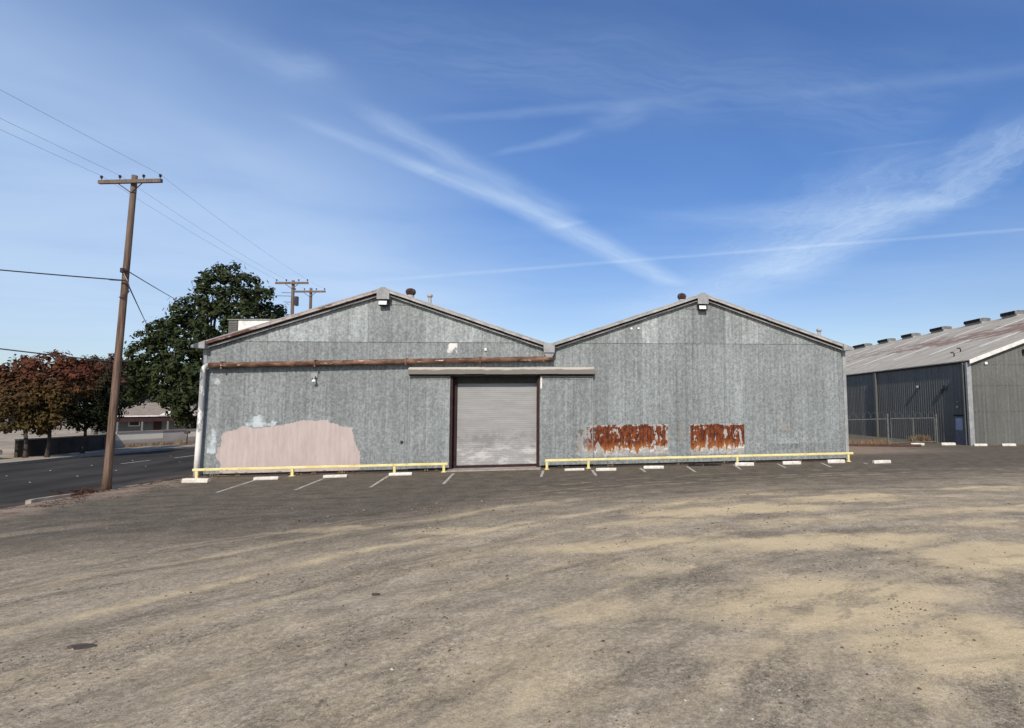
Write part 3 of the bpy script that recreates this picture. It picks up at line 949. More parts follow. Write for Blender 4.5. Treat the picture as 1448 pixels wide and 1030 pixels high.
def sheeting(x0, x1, levels, cut=None, yoff=0.0, top=gable, step=0.05):
    mb = MB()
    n = round((x1 - x0) / step)
    xs_ = [x0 + (x1 - x0) * i / n for i in range(n + 1)]
    L = len(levels)
    vs_ = []
    for x in xs_:
        tz = top(x)
        for z in levels:
            zz = min(z, tz)
            vs_.append((x, wall_y(x, zz) + yoff, zz))
    fs = []
    for i in range(n):
        xc = (xs_[i] + xs_[i + 1]) / 2
        for j in range(L - 1):
            zc = (levels[j] + levels[j + 1]) / 2
            if cut and cut(xc, zc): continue
            if min(levels[j], top(xc)) >= top(xc) - 1e-4: continue
            fs.append((i * L + j, (i + 1) * L + j, (i + 1) * L + j + 1, i * L + j + 1))
    mb.add(vs_, fs)
    return mb


ware = thing('warehouse', 'twin gabled grey galvanised warehouse with a roll up door and pink paint patch', 'warehouse', (0, 0, 0))
DX0, DX1, DZ = 10.57, 14.555, 4.35
lev = [0.10] + [0.3 * i for i in range(1, 20)] + [5.97]
lev[15] = DZ if abs(lev[15] - 4.5) < .2 else lev[15]
lev = sorted(set([round(q, 3) for q in lev] + [DZ]))
sheeting(0, 2 * W, lev, cut=lambda x, z: DX0 < x < DX1 and z < DZ, top=lambda x: 5.97 if gable(x) > 5.97 else gable(x)).build('front_wall', M['galv'], ware, fix=False)
lev2 = [5.94, 6.3, 6.7, 7.1, 7.5, 7.9, 8.3, 8.5]
for g0 in (0, 1):
    x0, x1 = g0 * W + .42, (g0 + 1) * W - .42
    sheeting(x0, x1, lev2, yoff=-0.022).build('gable_panel', M['galv'], ware, fix=False)
# other walls, floor slab edge, roof
DEP = 44.0
for xw in (0.0, 2 * W):
    mb = MB()
    yy = 0.04
    pr = [(0.0, 0.1), (0.0, 5.8)]
    n = 220
    sgn = -1 if xw == 0 else 1
    vs_ = []
    for i in range(n + 1):
        yv = 0.02 + (DEP - .02) * i / n
        xo = xw + sgn * 0.012 * (i % 2)
        vs_ += [(xo, yv, 0.0), (xo, yv, HE - .05)]
    mb.add(vs_, [(2 * i, 2 * i + 2, 2 * i + 3, 2 * i + 1) for i in range(n)])
    mb.build('side_wall', M['galv'], ware, fix=False)
mb = MB()
mb.prism([(0, 0), (2 * W, 0), (2 * W, HE - .06), (1.5 * W, HP - .06), (W, HE - .06), (W / 2, HP - .06), (0, HE - .06)], 'y', DEP - .05, DEP)
mb.build('rear_wall', M['galv'], ware)
mb = MB()
mb.box(0.03, DX0, 0.05, 0.4, 0.0, 0.14)
mb.build('foundation', M['dark'], ware)  # near black, the shade of the gap under the sheeting is in its colour
mb = MB()
mb.box(DX1, 2 * W - .03, 0.05, 0.4, 0.0, 0.14)
mb.build('foundation', M['dark'], ware)  # same gap shade in the colour, right of the door
for gi in (0, 1):
    mb = MB()
    xm = gi * W + W / 2
    for sx in (-1, 1):
        e = xm + sx * (W / 2 + (0.22 if (gi, sx) in ((0, -1), (1, 1)) else -0.06))
        ze = HE - SL * (abs(e - xm) - W / 2)
        mb.prism([(xm, HP + .045), (e, ze + .045), (e, ze - .005), (xm, HP - .005)], 'y', -0.36, DEP)
    mb.build('roof', M['roof'], ware)
    # rake trim: an outer flashing, a dark strip coloured as the shaded gap, an inner strip
    for sx in (-1, 1):
        e = xm + sx * (W / 2 - 0.05)
        a, b = (xm + sx * 0.24, HP - SL * .24), (e, HE + SL * .05)
        def band(d0, d1, y0, y1, nm, mt):
            mb = MB()
            K = 14
            for i in range(K):
                p0 = (a[0] + (b[0] - a[0]) * i / K, a[1] + (b[1] - a[1]) * i / K)
                p1 = (a[0] + (b[0] - a[0]) * (i + .997) / K, a[1] + (b[1] - a[1]) * (i + .997) / K)
                jo = 0.006 * rnd.uniform(-1, 1)
                mb.prism([(p0[0], p0[1] - d0), (p1[0], p1[1] - d0), (p1[0], p1[1] - d1 + jo), (p0[0], p0[1] - d1 + jo)], 'y', y0, y1)
            return mb.build(nm, mt, ware)
        first = gi == 0 and sx == -1
        band(0.008, 0.120, -0.35, -0.30, 'rake_flashing', M['rake_rust'] if first else M['fascia'])
        band(0.123, 0.205, -0.13, -0.03, 'gap_shade_strip', M['dark'])
        band(0.190, 0.258, -0.20, -0.14, 'rake_trim', M['fascia'])
    # peak cap and floodlight under it
    mb = MB()
    mb.prism([(xm - .27, HP - .50), (xm + .27, HP - .50), (xm + .27, HP - .06), (xm + .08, HP + .055), (xm - .08, HP + .055), (xm - .27, HP - .06)], 'y', -0.375, -0.05)
    mb.build('peak_cap', M['galv_trim'], ware)
    fl = MB()
    fl.bbox(xm - .21, xm + .21, -0.30, -0.08, HP - .80, HP - .53, .03)
    flo = fl.build('floodlight', M['lamp_black'], ware)
    ln = MB()
    ln.prism([(-0.302, HP - .58), (-0.345, HP - .75), (-0.30, HP - .75)], 'x', xm - .19, xm + .15)
    ln.build('lens', M['lamp_white'], flo)
    cd = MB()
    s_ = 1 if gi == 0 else -1
    cd.tube([(xm + s_ * .2, -.05, HP - .68), (xm + s_ * 1.2, -.05, HP - .70)], .015, 6)
    cd.build('conduit', M['galv_trim'], flo)
# boxed eave ends
for xx, s_ in ((0.0, -1), (2 * W, 1)):
    mb = MB()
    xi, xo = xx - s_ * .22, xx + s_ * .33
    mb.prism([(xi, HE + SL * .18 + .06), (xo, HE - .10), (xo, HE - .20), (xi, HE - .24)], 'y', -0.40, -0.04)
    mb.prism([(xx + s_ * .08, HE - .02), (xo - s_ * .01, HE - .09), (xo - s_ * .01, HE - .19), (xx + s_ * .08, HE - .19)], 'y', -0.03, DEP)
    mb.build('eave_end', M['galv_trim'], ware)
    mb = MB()
    mb.box(min(xx - s_ * .13, xx + s_ * .035), max(xx - s_ * .13, xx + s_ * .035), -0.035, 0.10, 0.04, HE - .19)
    mb.build('corner_trim', M['galv_trim'], ware)
# valley gutter end, leader head, rusty collector pipe, white downpipe
mb = MB()
mb.prism([(W - .27, HE + .07), (W + .27, HE + .07), (W + .25, HE - .38), (W - .25, HE - .38)], 'y', -0.42, -0.03)
mb.prism([(W - .25, HE - .383), (W + .25, HE - .383), (W + .13, HE - .60), (W - .13, HE - .60)], 'y', -0.36, -0.06)
lh = mb.build('leader_head', M['galv_trim'], ware)
mb = MB()
mb.tube([(W, -.2, HE - .59), (W, -.2, 5.20)], .10, 10)
mb.build('spout', M['rusty_vent'], lh)
mb = MB()
pa, pb = Vector((0.36, -.24, 4.85)), Vector((W + .18, -.24, 5.16))
K = 26
mb.tube([pa.lerp(pb, i / K) + Vector((0, 0, 0.012 * mnoise.noise(Vector((i * .9, 0, 0))))) for i in range(K + 1)], .125, 14)
pipe = mb.build('collector_pipe', M['rusty_pipe'], ware, smooth=True)
for xx in (0.9, 4.72, 8.6, 11.9):
    mb = MB()
    zc = pa.lerp(pb, (xx - pa.x) / (pb.x - pa.x)).z
    mb.box(xx - .03, xx + .03, -.385, -.02, zc - .155, zc + .155)
    mb.build('pipe_strap', M['rusty_pipe'], pipe)
mb = MB()
mb.tube([(0.46, -.24, 4.852), (0.27, -.24, 4.85), (0.16, -.24, 4.74), (0.13, -.24, 4.55), (0.11, -.23, 3.0), (0.07, -.23, 1.2), (.05, -.24, 0.02)], .105, 12)
mb.build('downpipe', M['peel'], ware, smooth=True)

# roll-up door in its recess
dr = bpy.data.objects.new('roll_up_door', None)
col.objects.link(dr)
dr.parent = ware
mb = MB()
zz = 0.17
prof = []
while zz < DZ + .2:
    prof += [(0.391, zz), (0.3872, zz + .02), (0.3872, zz + .075), (0.391, zz + .095)]
    zz += 0.1
vs_ = []
for yv, zv in prof: vs_ += [(DX0 + .20, yv, zv), (DX1 - .09, yv, zv)]
mb.add(vs_, [(2 * i, 2 * i + 1, 2 * i + 3, 2 * i + 2) for i in range(len(prof) - 1)])
mb.build('shutter', M['shutter'], dr, fix=False)
mb = MB()
mb.box(DX0 + .20, DX1 - .09, .34, .41, .04, .165)
mb.build('bottom_bar', M['maroon'], dr)
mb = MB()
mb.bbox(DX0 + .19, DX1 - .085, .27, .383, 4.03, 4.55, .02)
mb.build('door_shade_box', M['door_shade'], dr)  # added dark box, stands in for the header shadow on the shutter top
for xa, xb in ((DX0 - .03, DX0 + .06), (DX1 - .02, DX1 + .06)):
    mb = MB()
    mb.box(xa, xb, -.06, .05, 0.03, DZ + .02)
    mb.build('door_frame', M['maroon'], dr)
mb = MB()
mb.box(DX0 - .02, DX0 + .02, .05, 1.0, 0.02, DZ + .2)
mb.box(DX0 + .02, DX0 + .19, .28, .42, .02, DZ + .2)
mb.box(DX1 - .085, DX1, .05, 1.0, .02, DZ + .2)
mb.box(DX0 - .02, DX1, .05, .30, DZ + .005, DZ + .25)
mb.build('jamb', M['maroon'], dr)
mb = MB()
mb.bbox(DX0 - .1, DX1 + .15, -.75, .36, -.05, .045, .015)
mb.build('door_sill', M['concrete'], dr)
# sliding-door track cover and the two side panels
mb = MB()
K = 10
for i in range(K):
    xa, xb = 8.70 + 8.52 * i / K, 8.70 + 8.52 * (i + .998) / K
    dz_ = 0.012 * rnd.uniform(-1, 1)
    mb.prism([(-.34, 4.43 + dz_), (-.34, 4.68 + dz_), (-.10, 4.77 + dz_), (-.03, 4.77 + dz_), (-.03, 4.43 + dz_)], 'x', xa, xb)
mb.build('track_cover', M['track'], ware)
mb = MB()
mb.box(8.74, 17.18, -.26, -.06, 4.36, 4.425)
mb.build('door_track', M['dark'], ware)
for xa, xb, zt in ((8.74, 10.50, 4.30), (14.72, 17.12, 4.28)):
    n = round((xb - xa) / .05)
    mb = sheeting(xa, xa + n * .05, [0.13, 1.0, 2.0, 3.0, zt], yoff=-.075, top=lambda x: 9)
    sp_ = mb.build('sliding_panel', M['galv'], ware, fix=False)
    mb = MB()
    mb.box(xa - .01, xa + n * .05 + .01, -.088, -.02, zt + .003, zt + .06)
    mb.box(xa - .03, xa - .003, -.105, -.02, 0.13, zt)
    mb.box(xa + n * .05 + .003, xa + n * .05 + .03, -.105, -.02, 0.13, zt)
    mb.box(xa + .1, xa + n * .05 - .1, -.112, -.098, zt - .10, zt - .065)
    mb.build('panel_edge', M['galv_trim'], sp_)
mb = MB()
mb.box(14.66, 14.735, -.125, -.07, 3.75, 4.33)
mb.build('white_batten', M['white'], ware)


# paint-overs and rust: thin coats that follow the sheeting
def inside(pt, poly):
    x, y = pt
    c = False
    for (x0, y0), (x1, y1) in zip(poly, poly[1:] + poly[:1]):
        if (y0 > y) != (y1 > y) and x < (x1 - x0) * (y - y0) / (y1 - y0) + x0: c = not c
    return c


def coat(name, poly, mt, label, off=0.012, st=0.05):
    xs_ = [q[0] for q in poly]; zs_ = [q[1] for q in poly]
    x0 = math.floor(min(xs_) / st) * st
    z0 = min(zs_)
    nx_, nz_ = int((max(xs_) - x0) / st) + 2, int((max(zs_) - z0) / st) + 2
    mb = MB()
    idx = {}
    fs = []
    for i in range(nx_):
        for j in range(nz_):
            pc = Vector((x0 + (i + .5) * st, 0, z0 + (j + .5) * st))
            if inside((pc.x + .05 * mnoise.noise(pc * 5) + .03 * mnoise.noise(pc * 14), pc.z + .05 * mnoise.noise(pc * 5 + Vector((9, 9, 9)))), poly):
                q = []
                for a, b in ((i, j), (i + 1, j), (i + 1, j + 1), (i, j + 1)):
                    if (a, b) not in idx:
                        idx[(a, b)] = len(mb.v)
                        xx, zz_ = x0 + a * st, max(z0 + b * st, .105)
                        mb.v.append((xx, wall_y(xx, zz_) - off - (.082 if xx < 17.16 and name == 'rust_patch' else 0), zz_))
                    q.append(idx[(a, b)])
                fs.append(tuple(q))
    mb.f = fs
    mb.mi = [0] * len(fs)
    return mb.build(name, mt, ware, fix=False, label=label)


pink = [(1.06, 0.11), (0.85, 0.17), (0.84, 0.57), (0.68, 0.79), (0.72, 1.25), (0.83, 1.28), (0.89, 1.93), (1.31, 1.98), (1.68, 2.16), (2.17, 2.09),
        (3.04, 2.14), (3.68, 2.29), (4.21, 2.41), (4.5, 2.37), (5.25, 2.39), (5.30, 2.26), (5.64, 2.2), (5.92, 2.03), (6.28, 2.03), (6.35, 1.48),
        (6.48, 1.16), (6.61, 0.9), (6.66, 0.27), (6.61, 0.11)]
coat('paint_patch', pink, M['pink'], 'large ragged patch of pale pink paint', 0.012, 0.035)
coat('paint_patch', [(1.75, 2.10), (2.15, 2.11), (3.0, 2.13), (3.1, 2.3), (2.75, 2.5), (2.45, 2.68), (2.15, 2.6), (1.85, 2.3)], M['pale_blue_smear'], 'pale bluish smear above the pink patch', 0.010)
coat('paint_patch', [(0.3, 1.0), (0.62, 0.9), (0.70, 1.9), (0.5, 2.1), (0.3, 2.0)], M['pale_blue_smear'], 'pale smear by the corner', 0.010)
coat('paint_patch', [(10.36, 5.46), (10.80, 5.46), (10.78, 5.9), (10.4, 5.88)], M['white_smear'], 'small white paint patch above the pipe', 0.010)
coat('paint_patch', [(0.48, 3.6), (0.72, 3.6), (0.66, 4.25), (0.48, 4.3)], M['pale_blue_smear'], 'pale smear high by the corner', 0.010)
coat('rust_patch', [(16.2, 0.3), (16.15, 1.2), (16.35, 1.75), (16.8, 1.98), (20.84, 2.0), (20.84, 0.3)], M['rust_long'], 'long rusted patch of peeling pale paint', 0.012, 0.05)
coat('rust_patch', [(21.88, 0.35), (21.88, 1.96), (24.7, 1.93), (24.7, 0.35)], M['rust_short'], 'shorter squarer rusted patch', 0.012, 0.05)

coat('paint_patch', [(21.15, 1.2), (21.6, 1.2), (21.65, 1.9), (21.3, 2.05), (21.1, 1.7)], M['orange_smear'], 'faint orange smudge between the rust patches', 0.010)
coat('paint_patch', [(26.2, 1.5), (27.2, 1.5), (27.25, 1.9), (26.8, 2.05), (26.25, 1.95)], M['orange_smear'], 'faint orange smudge on the dented sheets', 0.010)
# small bracket lamp, junction plates
bl = MB()
bl.box(4.62, 4.68, -.22, -.02, 4.30, 4.36)
bl.box(4.45, 4.72, -.05, -.02, 4.28, 4.52)
bl.tube([(4.65, -.2, 4.33), (4.65, -.22, 4.22)], .03, 8)
blo = bl.build('bracket_lamp', M['galv_trim'], ware)
mb = MB()
mb.lathe((4.65, -.22, 4.09), [(.025, .13), (.07, .09), (.09, .03), (.06, 0)], 12)
mb.build('lamp_shade', M['lamp_white'], blo, smooth=True)
for q in ((12.05, 12.15, -.08, -.015, 5.55, 5.68), (19.0, 19.1, -.07, -.03, 6.62, 6.72), (19.35, 19.45, -.07, -.03, 6.64, 6.73)):
    mb = MB()
    mb.bbox(*q, .01)
    mb.build('junction_box', M['lamp_white'], ware)
mb = MB()
mb.bbox(8.36, 8.46, -.07, -.015, 1.28, 1.40, .01)
mb.build('lock_plate', M['lamp_black'], ware)


# roof vents
def turbine(x, y, ztop, nm_lab):
    g0 = gable(x)
    mb = MB()
    mb.lathe((x, y, g0 - .12), [(.20, 0), (.17, .25), (.15, max(.3, ztop - g0 - .22))], 14)
    v = mb.build('turbine_vent', M['fascia'], ware, smooth=True)
    mb = MB()
    seg = 18
    h = .34
    prof = [(.13, 0), (.20, .04), (.235, .14), (.235, .20), (.19, .29), (.08, .335), (.01, .34)]
    vs_, fs = [], []
    for r, zv in prof:
        for k in range(seg * 2):
            an = math.pi * k / seg + zv * 1.2
            rr = r * (1.0 if k % 2 else 0.86)
            vs_.append((x + rr * math.cos(an), y + rr * math.sin(an), ztop - h + zv))
    S2 = seg * 2
    for i in range(len(prof) - 1):
        for k in range(S2):
            fs.append((i * S2 + k, i * S2 + (k + 1) % S2, (i + 1) * S2 + (k + 1) % S2, (i + 1) * S2 + k))
    fs.append(tuple((len(prof) - 1) * S2 + k for k in range(S2)))
    mb.add(vs_, fs)
    mb.build('turbine_head', M['rusty_vent'], v)


turbine(8.33, 1.2, 8.74, '')
turbine(21.85, 1.2, 8.74, '')


def flue(x, y, zt, r):
    mb = MB()
    mb.lathe((x, y, gable(x) - .1), [(r * .8, 0), (r * .62, .12), (r * .62, zt - gable(x) - .08)], 12)
    v = mb.build('flue_pipe', M['galv_trim'], ware, smooth=True)
    mb = MB()
    mb.lathe((x, y, zt - .17), [(r * .65, 0), (r, .06), (r, .13), (r * .6, .17), (.01, .19)], 12)
    mb.build('flue_cap', M['fascia'], v, smooth=True)


flue(9.40, 0.5, 8.33, .13)
flue(29.0, 0.4, 6.82, .14)
bv = MB()
bv.lathe((4.9, 2.5, gable(4.9) - .05), [(.16, 0), (.16, .25), (.34, .33), (.30, .38), (.02, .42)], 14)
bv.build('hooded_vent', M['rusty_vent'], ware, smooth=True)

# cooler box on the left slope
cb = thing('rooftop_cooler', 'pale sheet metal cooler box with a grey louvred end on the left roof slope', 'cooler', (0.66, 0.45, 0))
mb = MB()
mb.bbox(0, .40, 0, 1.2, 6.0, 6.96, .02)
c1 = mb.build('louvre_cabinet', M['galv_dark'], cb)
mb = MB()
for i in range(8):
    mb.box(.04, .36, -.02, .0, 6.12 + i * .1, 6.17 + i * .1)
mb.build('louvre', M['galv_dark'], c1)
mb = MB()
mb.prism([(.405, 6.0), (3.2, 6.9), (3.2, 7.02), (.405, 6.985)], 'y', 0.02, 1.2)
mb.build('duct', M['white'], cb)
mb = MB()
mb.box(-.03, 3.2, -.04, 1.24, 7.022, 7.05)
mb.v = [(a, b, c - (0.045 if a < 1 else 0.0)) for a, b, c in mb.v]
mb.build('lid', M['galv_trim'], cb)

# ================================================================== NEIGHBOUR WAREHOUSE
XR, YR, HR, XG, HG = 42.837, 7.267, 5.757, 58.757, 11.216
XE = 2 * XG - XR
DN = 86.0
nb = thing('long_warehouse', 'long grey corrugated warehouse beside the lot with rust streaked roof and ridge vents', 'warehouse', (0, 0, 0))
m2 = (HG - HR) / (XG - XR)


def g2(x): return HG - m2 * abs(x - XG)


mb = MB()
pitch = 0.27
n = int((60 - YR) / pitch)
vs_, fs = [], []
pr = [(0.0, 0.0), (0.15, 0.0), (0.17, -0.020), (0.24, -0.020)]
cols = []
for i in range(n):
    for dy_, dx_ in pr: cols.append((YR + .02 + i * pitch + dy_, XR + dx_))
cols.append((DN, XR))
for yv, xv in cols: vs_ += [(xv, yv, 0.0), (xv, yv, HR - .05)]
mb.add(vs_, [(2 * i, 2 * i + 1, 2 * i + 3, 2 * i + 2) for i in range(len(cols) - 1)])
mb.build('side_wall', M['galv_dark'], nb, fix=False)
mb = MB()
n = int((XE - XR) / .15)
vs_, fs = [], []
lv = [0.0, 2.24, 4.03, 5.44, 12]
for i in range(n + 1):
    x = XR + (XE - XR) * i / n
    for z in lv:
        zz = min(z, g2(x) - .02)
        vs_.append((x, YR - (0.03 if i % 2 else 0.0), zz))
L = len(lv)
for i in range(n):
    for j in range(L - 1):
        if lv[j] < g2(XR + (XE - XR) * (i + .5) / n) - .03:
            fs.append((i * L + j, (i + 1) * L + j, (i + 1) * L + j + 1, i * L + j + 1))
mb.add(vs_, fs)
mb.build('front_wall', M['galv_dark'], nb, fix=False)
mb = MB()
for z in lv[1:4]:
    mb.box(XR + .02, XE, YR - .038, YR - .031, z, z + .022)
mb.build('lap_seam', M['galv_dark'], nb)
mb = MB()
mb.box(XE - .05, XE, YR + .01, DN, 0, HR - .06)
mb.build('rear_side_wall', M['galv_dark'], nb)
mb = MB()
mb.prism([(XR, 0), (XE, 0), (XE, HR - .06), (XG, HG - .06), (XR, HR - .06)], 'y', DN - .05, DN)
mb.build('rear_wall', M['galv_dark'], nb)
for sx in (-1, 1):
    mb = MB()
    e = XG + sx * (XG - XR + .15)
    ze = g2(e)
    mb.prism([(XG, HG + .05), (e, ze + .05), (e, ze - .02), (XG, HG - .02)], 'y', YR - .28, DN + .2)
    ro = mb.build('roof', M['nroof'], nb)
    mb = MB()
    K = 1
    mb.prism([(XG, HG + .06), (e, ze + .06), (e, ze - .22), (XG, HG - .22)], 'y', YR - .34, YR - .285)
    mb.build('rake_trim', M['white'], nb)
    if sx < 0:
        for row, (xa, xb) in enumerate(((46.2, 49.7), (52.9, 56.2))):
            for yy in (10.7, 16.2, 21.6, 26.8, 32.0, 37.5, 43.0, 48.5, 54):
                yy2 = yy + (0.5 if row else 0)
                xa_, xb_ = xa + rnd.uniform(-.3, .3), xb + rnd.uniform(-.4, .4)
                mb = MB()
                mb.prism([(xa_, g2(xa_) + .055), (xb_, g2(xb_) + .055), (xb_, g2(xb_) + .075), (xa_, g2(xa_) + .075)], 'y', yy2 - .20, yy2 + .20)
                mb.build('skylight', M['skylight'], ro)
mb = MB()
mb.box(XR - .14, XR - .03, YR - .05, DN, HR - .17, HR - .10)
mb.build('gutter', M['dark'], nb)
mb = MB()
mb.box(XR - .20, XR - .004, YR - .06, YR + .13, 0, HR - .16)
mb.box(XR - .004, XR + .14, YR - .06, YR - .04, 0, HR - .10)
mb.build('corner_post', M['galv_trim'], nb)
mb = MB()
mb.box(XR - .24, XR - .055, YR + .30, YR + .42, 0, HR - .16)
mb.build('downpipe', M['galv_dark'], nb)
for yy in (18.75, 38.0):
    mb = MB()
    mb.box(XR - .20, XR - .055, yy, yy + .25, 0, HR - .18)
    mb.build('wall_post', M['galv_dark'], nb)
mb = MB()
mb.box(XR - .11, XR - .055, 7.88, 8.80, 0.03, 1.95)
nd = mb.build('side_door', M['ndoor'], nb)
mb = MB()
mb.box(XR - .125, XR - .113, 8.0, 8.68, 1.0, 1.82)
mb.build('pane', M['npane'], nd)
mb = MB()
mb.box(XR - .16, XR - .055, 7.80, 8.88, 1.955, 2.04)
mb.build('door_head', M['dark'], nd)
mb = MB()
mb.bbox(XR - .18, XR - .055, 8.35, 8.5, 2.5, 2.66, .02)
mb.build('junction_box', M['galv_trim'], nb)
mb = MB()
mb.bbox(XR - .16, XR - .055, 8.35, 8.5, 2.9, 2.98, .02)
mb.build('junction_box', M['galv_trim'], nb)
mb = MB()
mb.bbox(XR - .17, XR - .045, 12.65, 12.95, 4.05, 4.22, .03)
fl = mb.build('floodlight', M['lamp_black'], nb)
mb = MB()
mb.box(XR - .19, XR - .172, 12.68, 12.92, 4.08, 4.24)
mb.build('lens', M['lamp_white'], fl)
mb = MB()
mb.bbox(XR - .14, XR - .045, 9.55, 9.85, 3.85, 4.15, .03)
mb.build('wall_shadow_box', M['lamp_black'], nb)  # black box standing in for a lamp's shadow on the wall
mb = MB()
mb.bbox(XR - .13, XR - .045, 9.95, 10.2, 3.6, 3.9, .03)
mb.build('wall_shadow_box', M['lamp_black'], nb)  # second box of the same stand-in shadow
mb = MB()
mb.bbox(46.9, 47.3, YR - .30, YR - .05, 6.22, 6.5, .03)
fl = mb.build('floodlight', M['lamp_black'], nb)
mb = MB()
mb.box(46.93, 47.27, YR - .32, YR - .303, 6.30, 6.45)
mb.build('lens', M['lamp_white'], fl)
mb = MB()
mb.bbox(44.0, 44.2, YR - .12, YR - .05, 5.45, 5.62, .02)
mb.build('wall_plate', M['lamp_white'], nb)
# gooseneck pipes by the eave
for xx, yy in ((45.6, 11.6), (44.3, 10.6)):
    mb = MB()
    z0 = g2(xx)
    mb.tube([(xx, yy, z0 + .03), (xx, yy, z0 + .28), (xx - .05, yy + .06, z0 + .36), (xx - .16, yy + .18, z0 + .34)], .05, 8)
    mb.build('gooseneck_vent', M['rusty_vent'], nb)
# ridge ventilators
v0 = None
for ya, yb in ((13.2, 16.0), (16.9, 18.9), (20.3, 22.2), (24.9, 27.4), (30.9, 33.2), (36.7, 39.0), (42.1, 44.6), (48.0, 51.5), (54.5, 57.5)):
    if ya == 16.9: continue
    mb = MB()
    mb.box(XG - .45, XG + .45, ya, yb, HG - .10, HG + .10)
    v = mb.build('ridge_vent', M['galv_trim'], nb)
    mb = MB()
    mb.prism([(XG - .62, HG + .10), (XG + .62, HG + .10), (XG + .62, HG + .40), (XG + .3, HG + .47), (XG - .3, HG + .47), (XG - .62, HG + .40)], 'y', ya + .02, yb - .02)
    mb.build('vent_hood', M['vent_dark'], v)
    mb = MB()
    k = int((yb - ya) / .18)
    for i in range(k):
        mb.box(XG - .645, XG - .622, ya + .05 + i * .18, ya + .05 + i * .18 + .13, HG + .11, HG + .41)
    mb.box(XG - .63, XG - .621, ya + .03, yb - .03, HG + .105, HG + .42)
    mb.build('louvre', M['dark'], v)  # louvred west face, its shade put into the near black colour

# chain-link gate and fence between the two warehouses
def chain(mb, x0, x1, y, z0, z1, st=0.13, r=0.0022):
    L = x1 - x0
    H = z1 - z0
    k = int((L + H) / st)
    for i in range(k):
        c = i * st
        # rising and falling wires
        a0, a1 = max(0, c - H), min(L, c)
        if a1 - a0 > .02:
            mb.tube([(x0 + a0, y - .003, z0 + c - a0), (x0 + a1, y - .003, z0 + c - a1)], r, 3, cap=False)
            mb.tube([(x0 + a0, y + .003, z1 - (c - a0)), (x0 + a1, y + .003, z1 - (c - a1))], r, 3, cap=False)


def coil(mb, x0, x1, y, z, r=.22, turns=6):
    n = turns * 18
    mb.tube([(x0 + (x1 - x0) * i / n + .08 * mnoise.noise(Vector((i * .11, 0, 0))), y + r * .6 * math.cos(2 * math.pi * i / 18), z + .07 * mnoise.noise(Vector((i * .07, 5, 0))) + r * (1 + .3 * mnoise.noise(Vector((i * .06, 2, 1)))) * math.sin(2 * math.pi * i / 18)) for i in range(n + 1)], .008, 4)


FY = 10.3
fn = thing('chain_link_fence', 'chain link fence topped with coiled razor wire in the gap between the warehouses', 'fence', (0, 0, 0))
for xx, hh_, rr_ in ((30.4, 1.75, .035), (34.4, 1.75, .035), (38.58, 2.15, .06)):
    mb = MB()
    mb.tube([(xx, FY, 0), (xx, FY, hh_)], rr_, 8)
    mb.build('post', M['steel'], fn)
mb = MB()
mb.tube([(30.4, FY, 1.72), (38.52, FY, 1.78)], .028, 8)
mb.build('top_rail', M['steel'], fn)
mb = MB()
chain(mb, 30.4, 38.5, FY, .06, 1.70)
mb.build('mesh', M['steel'], fn)
mb = MB()
coil(mb, 30.5, 38.5, FY, 2.02, .24, 15)
mb.build('razor_wire', M['steel'], fn)
gt = thing('chain_link_gate', 'chain link gate on a metal frame beside the side door of the long warehouse', 'gate', (0, 0, 0))
mb = MB()
for a, b in (((38.78, .08), (38.78, 1.82)), ((38.78, 1.80), (42.2, 1.80)), ((42.2, 1.82), (42.2, .08)), ((42.2, .1), (38.78, .1)), ((40.5, .1), (40.5, 1.8))):
    mb.tube([(a[0], FY - .08, a[1]), (b[0], FY - .08, b[1])], .03, 8)
mb.build('gate_frame', M['steel'], gt)
mb = MB()
mb.tube([(42.36, FY - .04, 0), (42.36, FY - .04, 2.1)], .055, 8)
mb.build('gate_post', M['steel'], gt)
mb = MB()
chain(mb, 38.8, 42.18, FY - .08, .12, 1.78)
mb.build('mesh', M['steel'], gt)
mb = MB()
coil(mb, 38.8, 42.3, FY - .08, 2.03, .24, 7)
mb.build('razor_wire', M['steel'], gt)

# plank, weeds, brush in the gap
pk = MB()
pk.bbox(-2.9, 2.9, -.07, .07, 0, .14, .012)
o = pk.build('plank', M['red_brown'])
o.location = (36.4, 8.4, 0.02)
o.rotation_euler = (0, 0, R(-24))
tag(o, 'long reddish brown timber lying on the dirt before the chain link fence', 'timber')


def tuft(mb, c, n, h, sp, rg):
    for _ in range(n):
        a = rg.uniform(0, 6.28)
        r = sp * math.sqrt(rg.random())
        b = Vector((c[0] + r * math.cos(a), c[1] + r * math.sin(a), c[2]))
        a2 = rg.uniform(0, 6.28)
        hh_ = h * rg.uniform(.4, 1.1)
        tip = b + Vector((math.cos(a2) * hh_ * .5, math.sin(a2) * hh_ * .5, hh_))
        s = Vector((math.sin(a2), -math.cos(a2), 0)) * .012
        mid = b.lerp(tip, .55) + Vector((0, 0, hh_ * .12))
        mb.add([b - s, b + s, mid + s * .8, mid - s * .8, tip], [(0, 1, 2, 3), (3, 2, 4)])


mb = MB()
rg = random.Random(3)
for i in range(26):
    tuft(mb, (rg.uniform(30.5, 38.0), rg.uniform(9.3, 10.6), 0), 60, .42, .45, rg)
tag(mb.build('dry_weeds', M['dry_grass'], fix=False), 'dry brown weeds along the chain link fence', kind='stuff')
mb = MB()
for i in range(14):
    a = rg.uniform(0, 6.28); r = .55 * math.sqrt(rg.random())
    tuft(mb, (41.5 + r * math.cos(a) * 1.2, 11.0 + r * math.sin(a), 0), 60, .75 - r * .5, .25, rg)
tag(mb.build('dry_bush', M['dry_grass'], fix=False), 'rounded dry brown bush behind the chain link gate', 'bush')

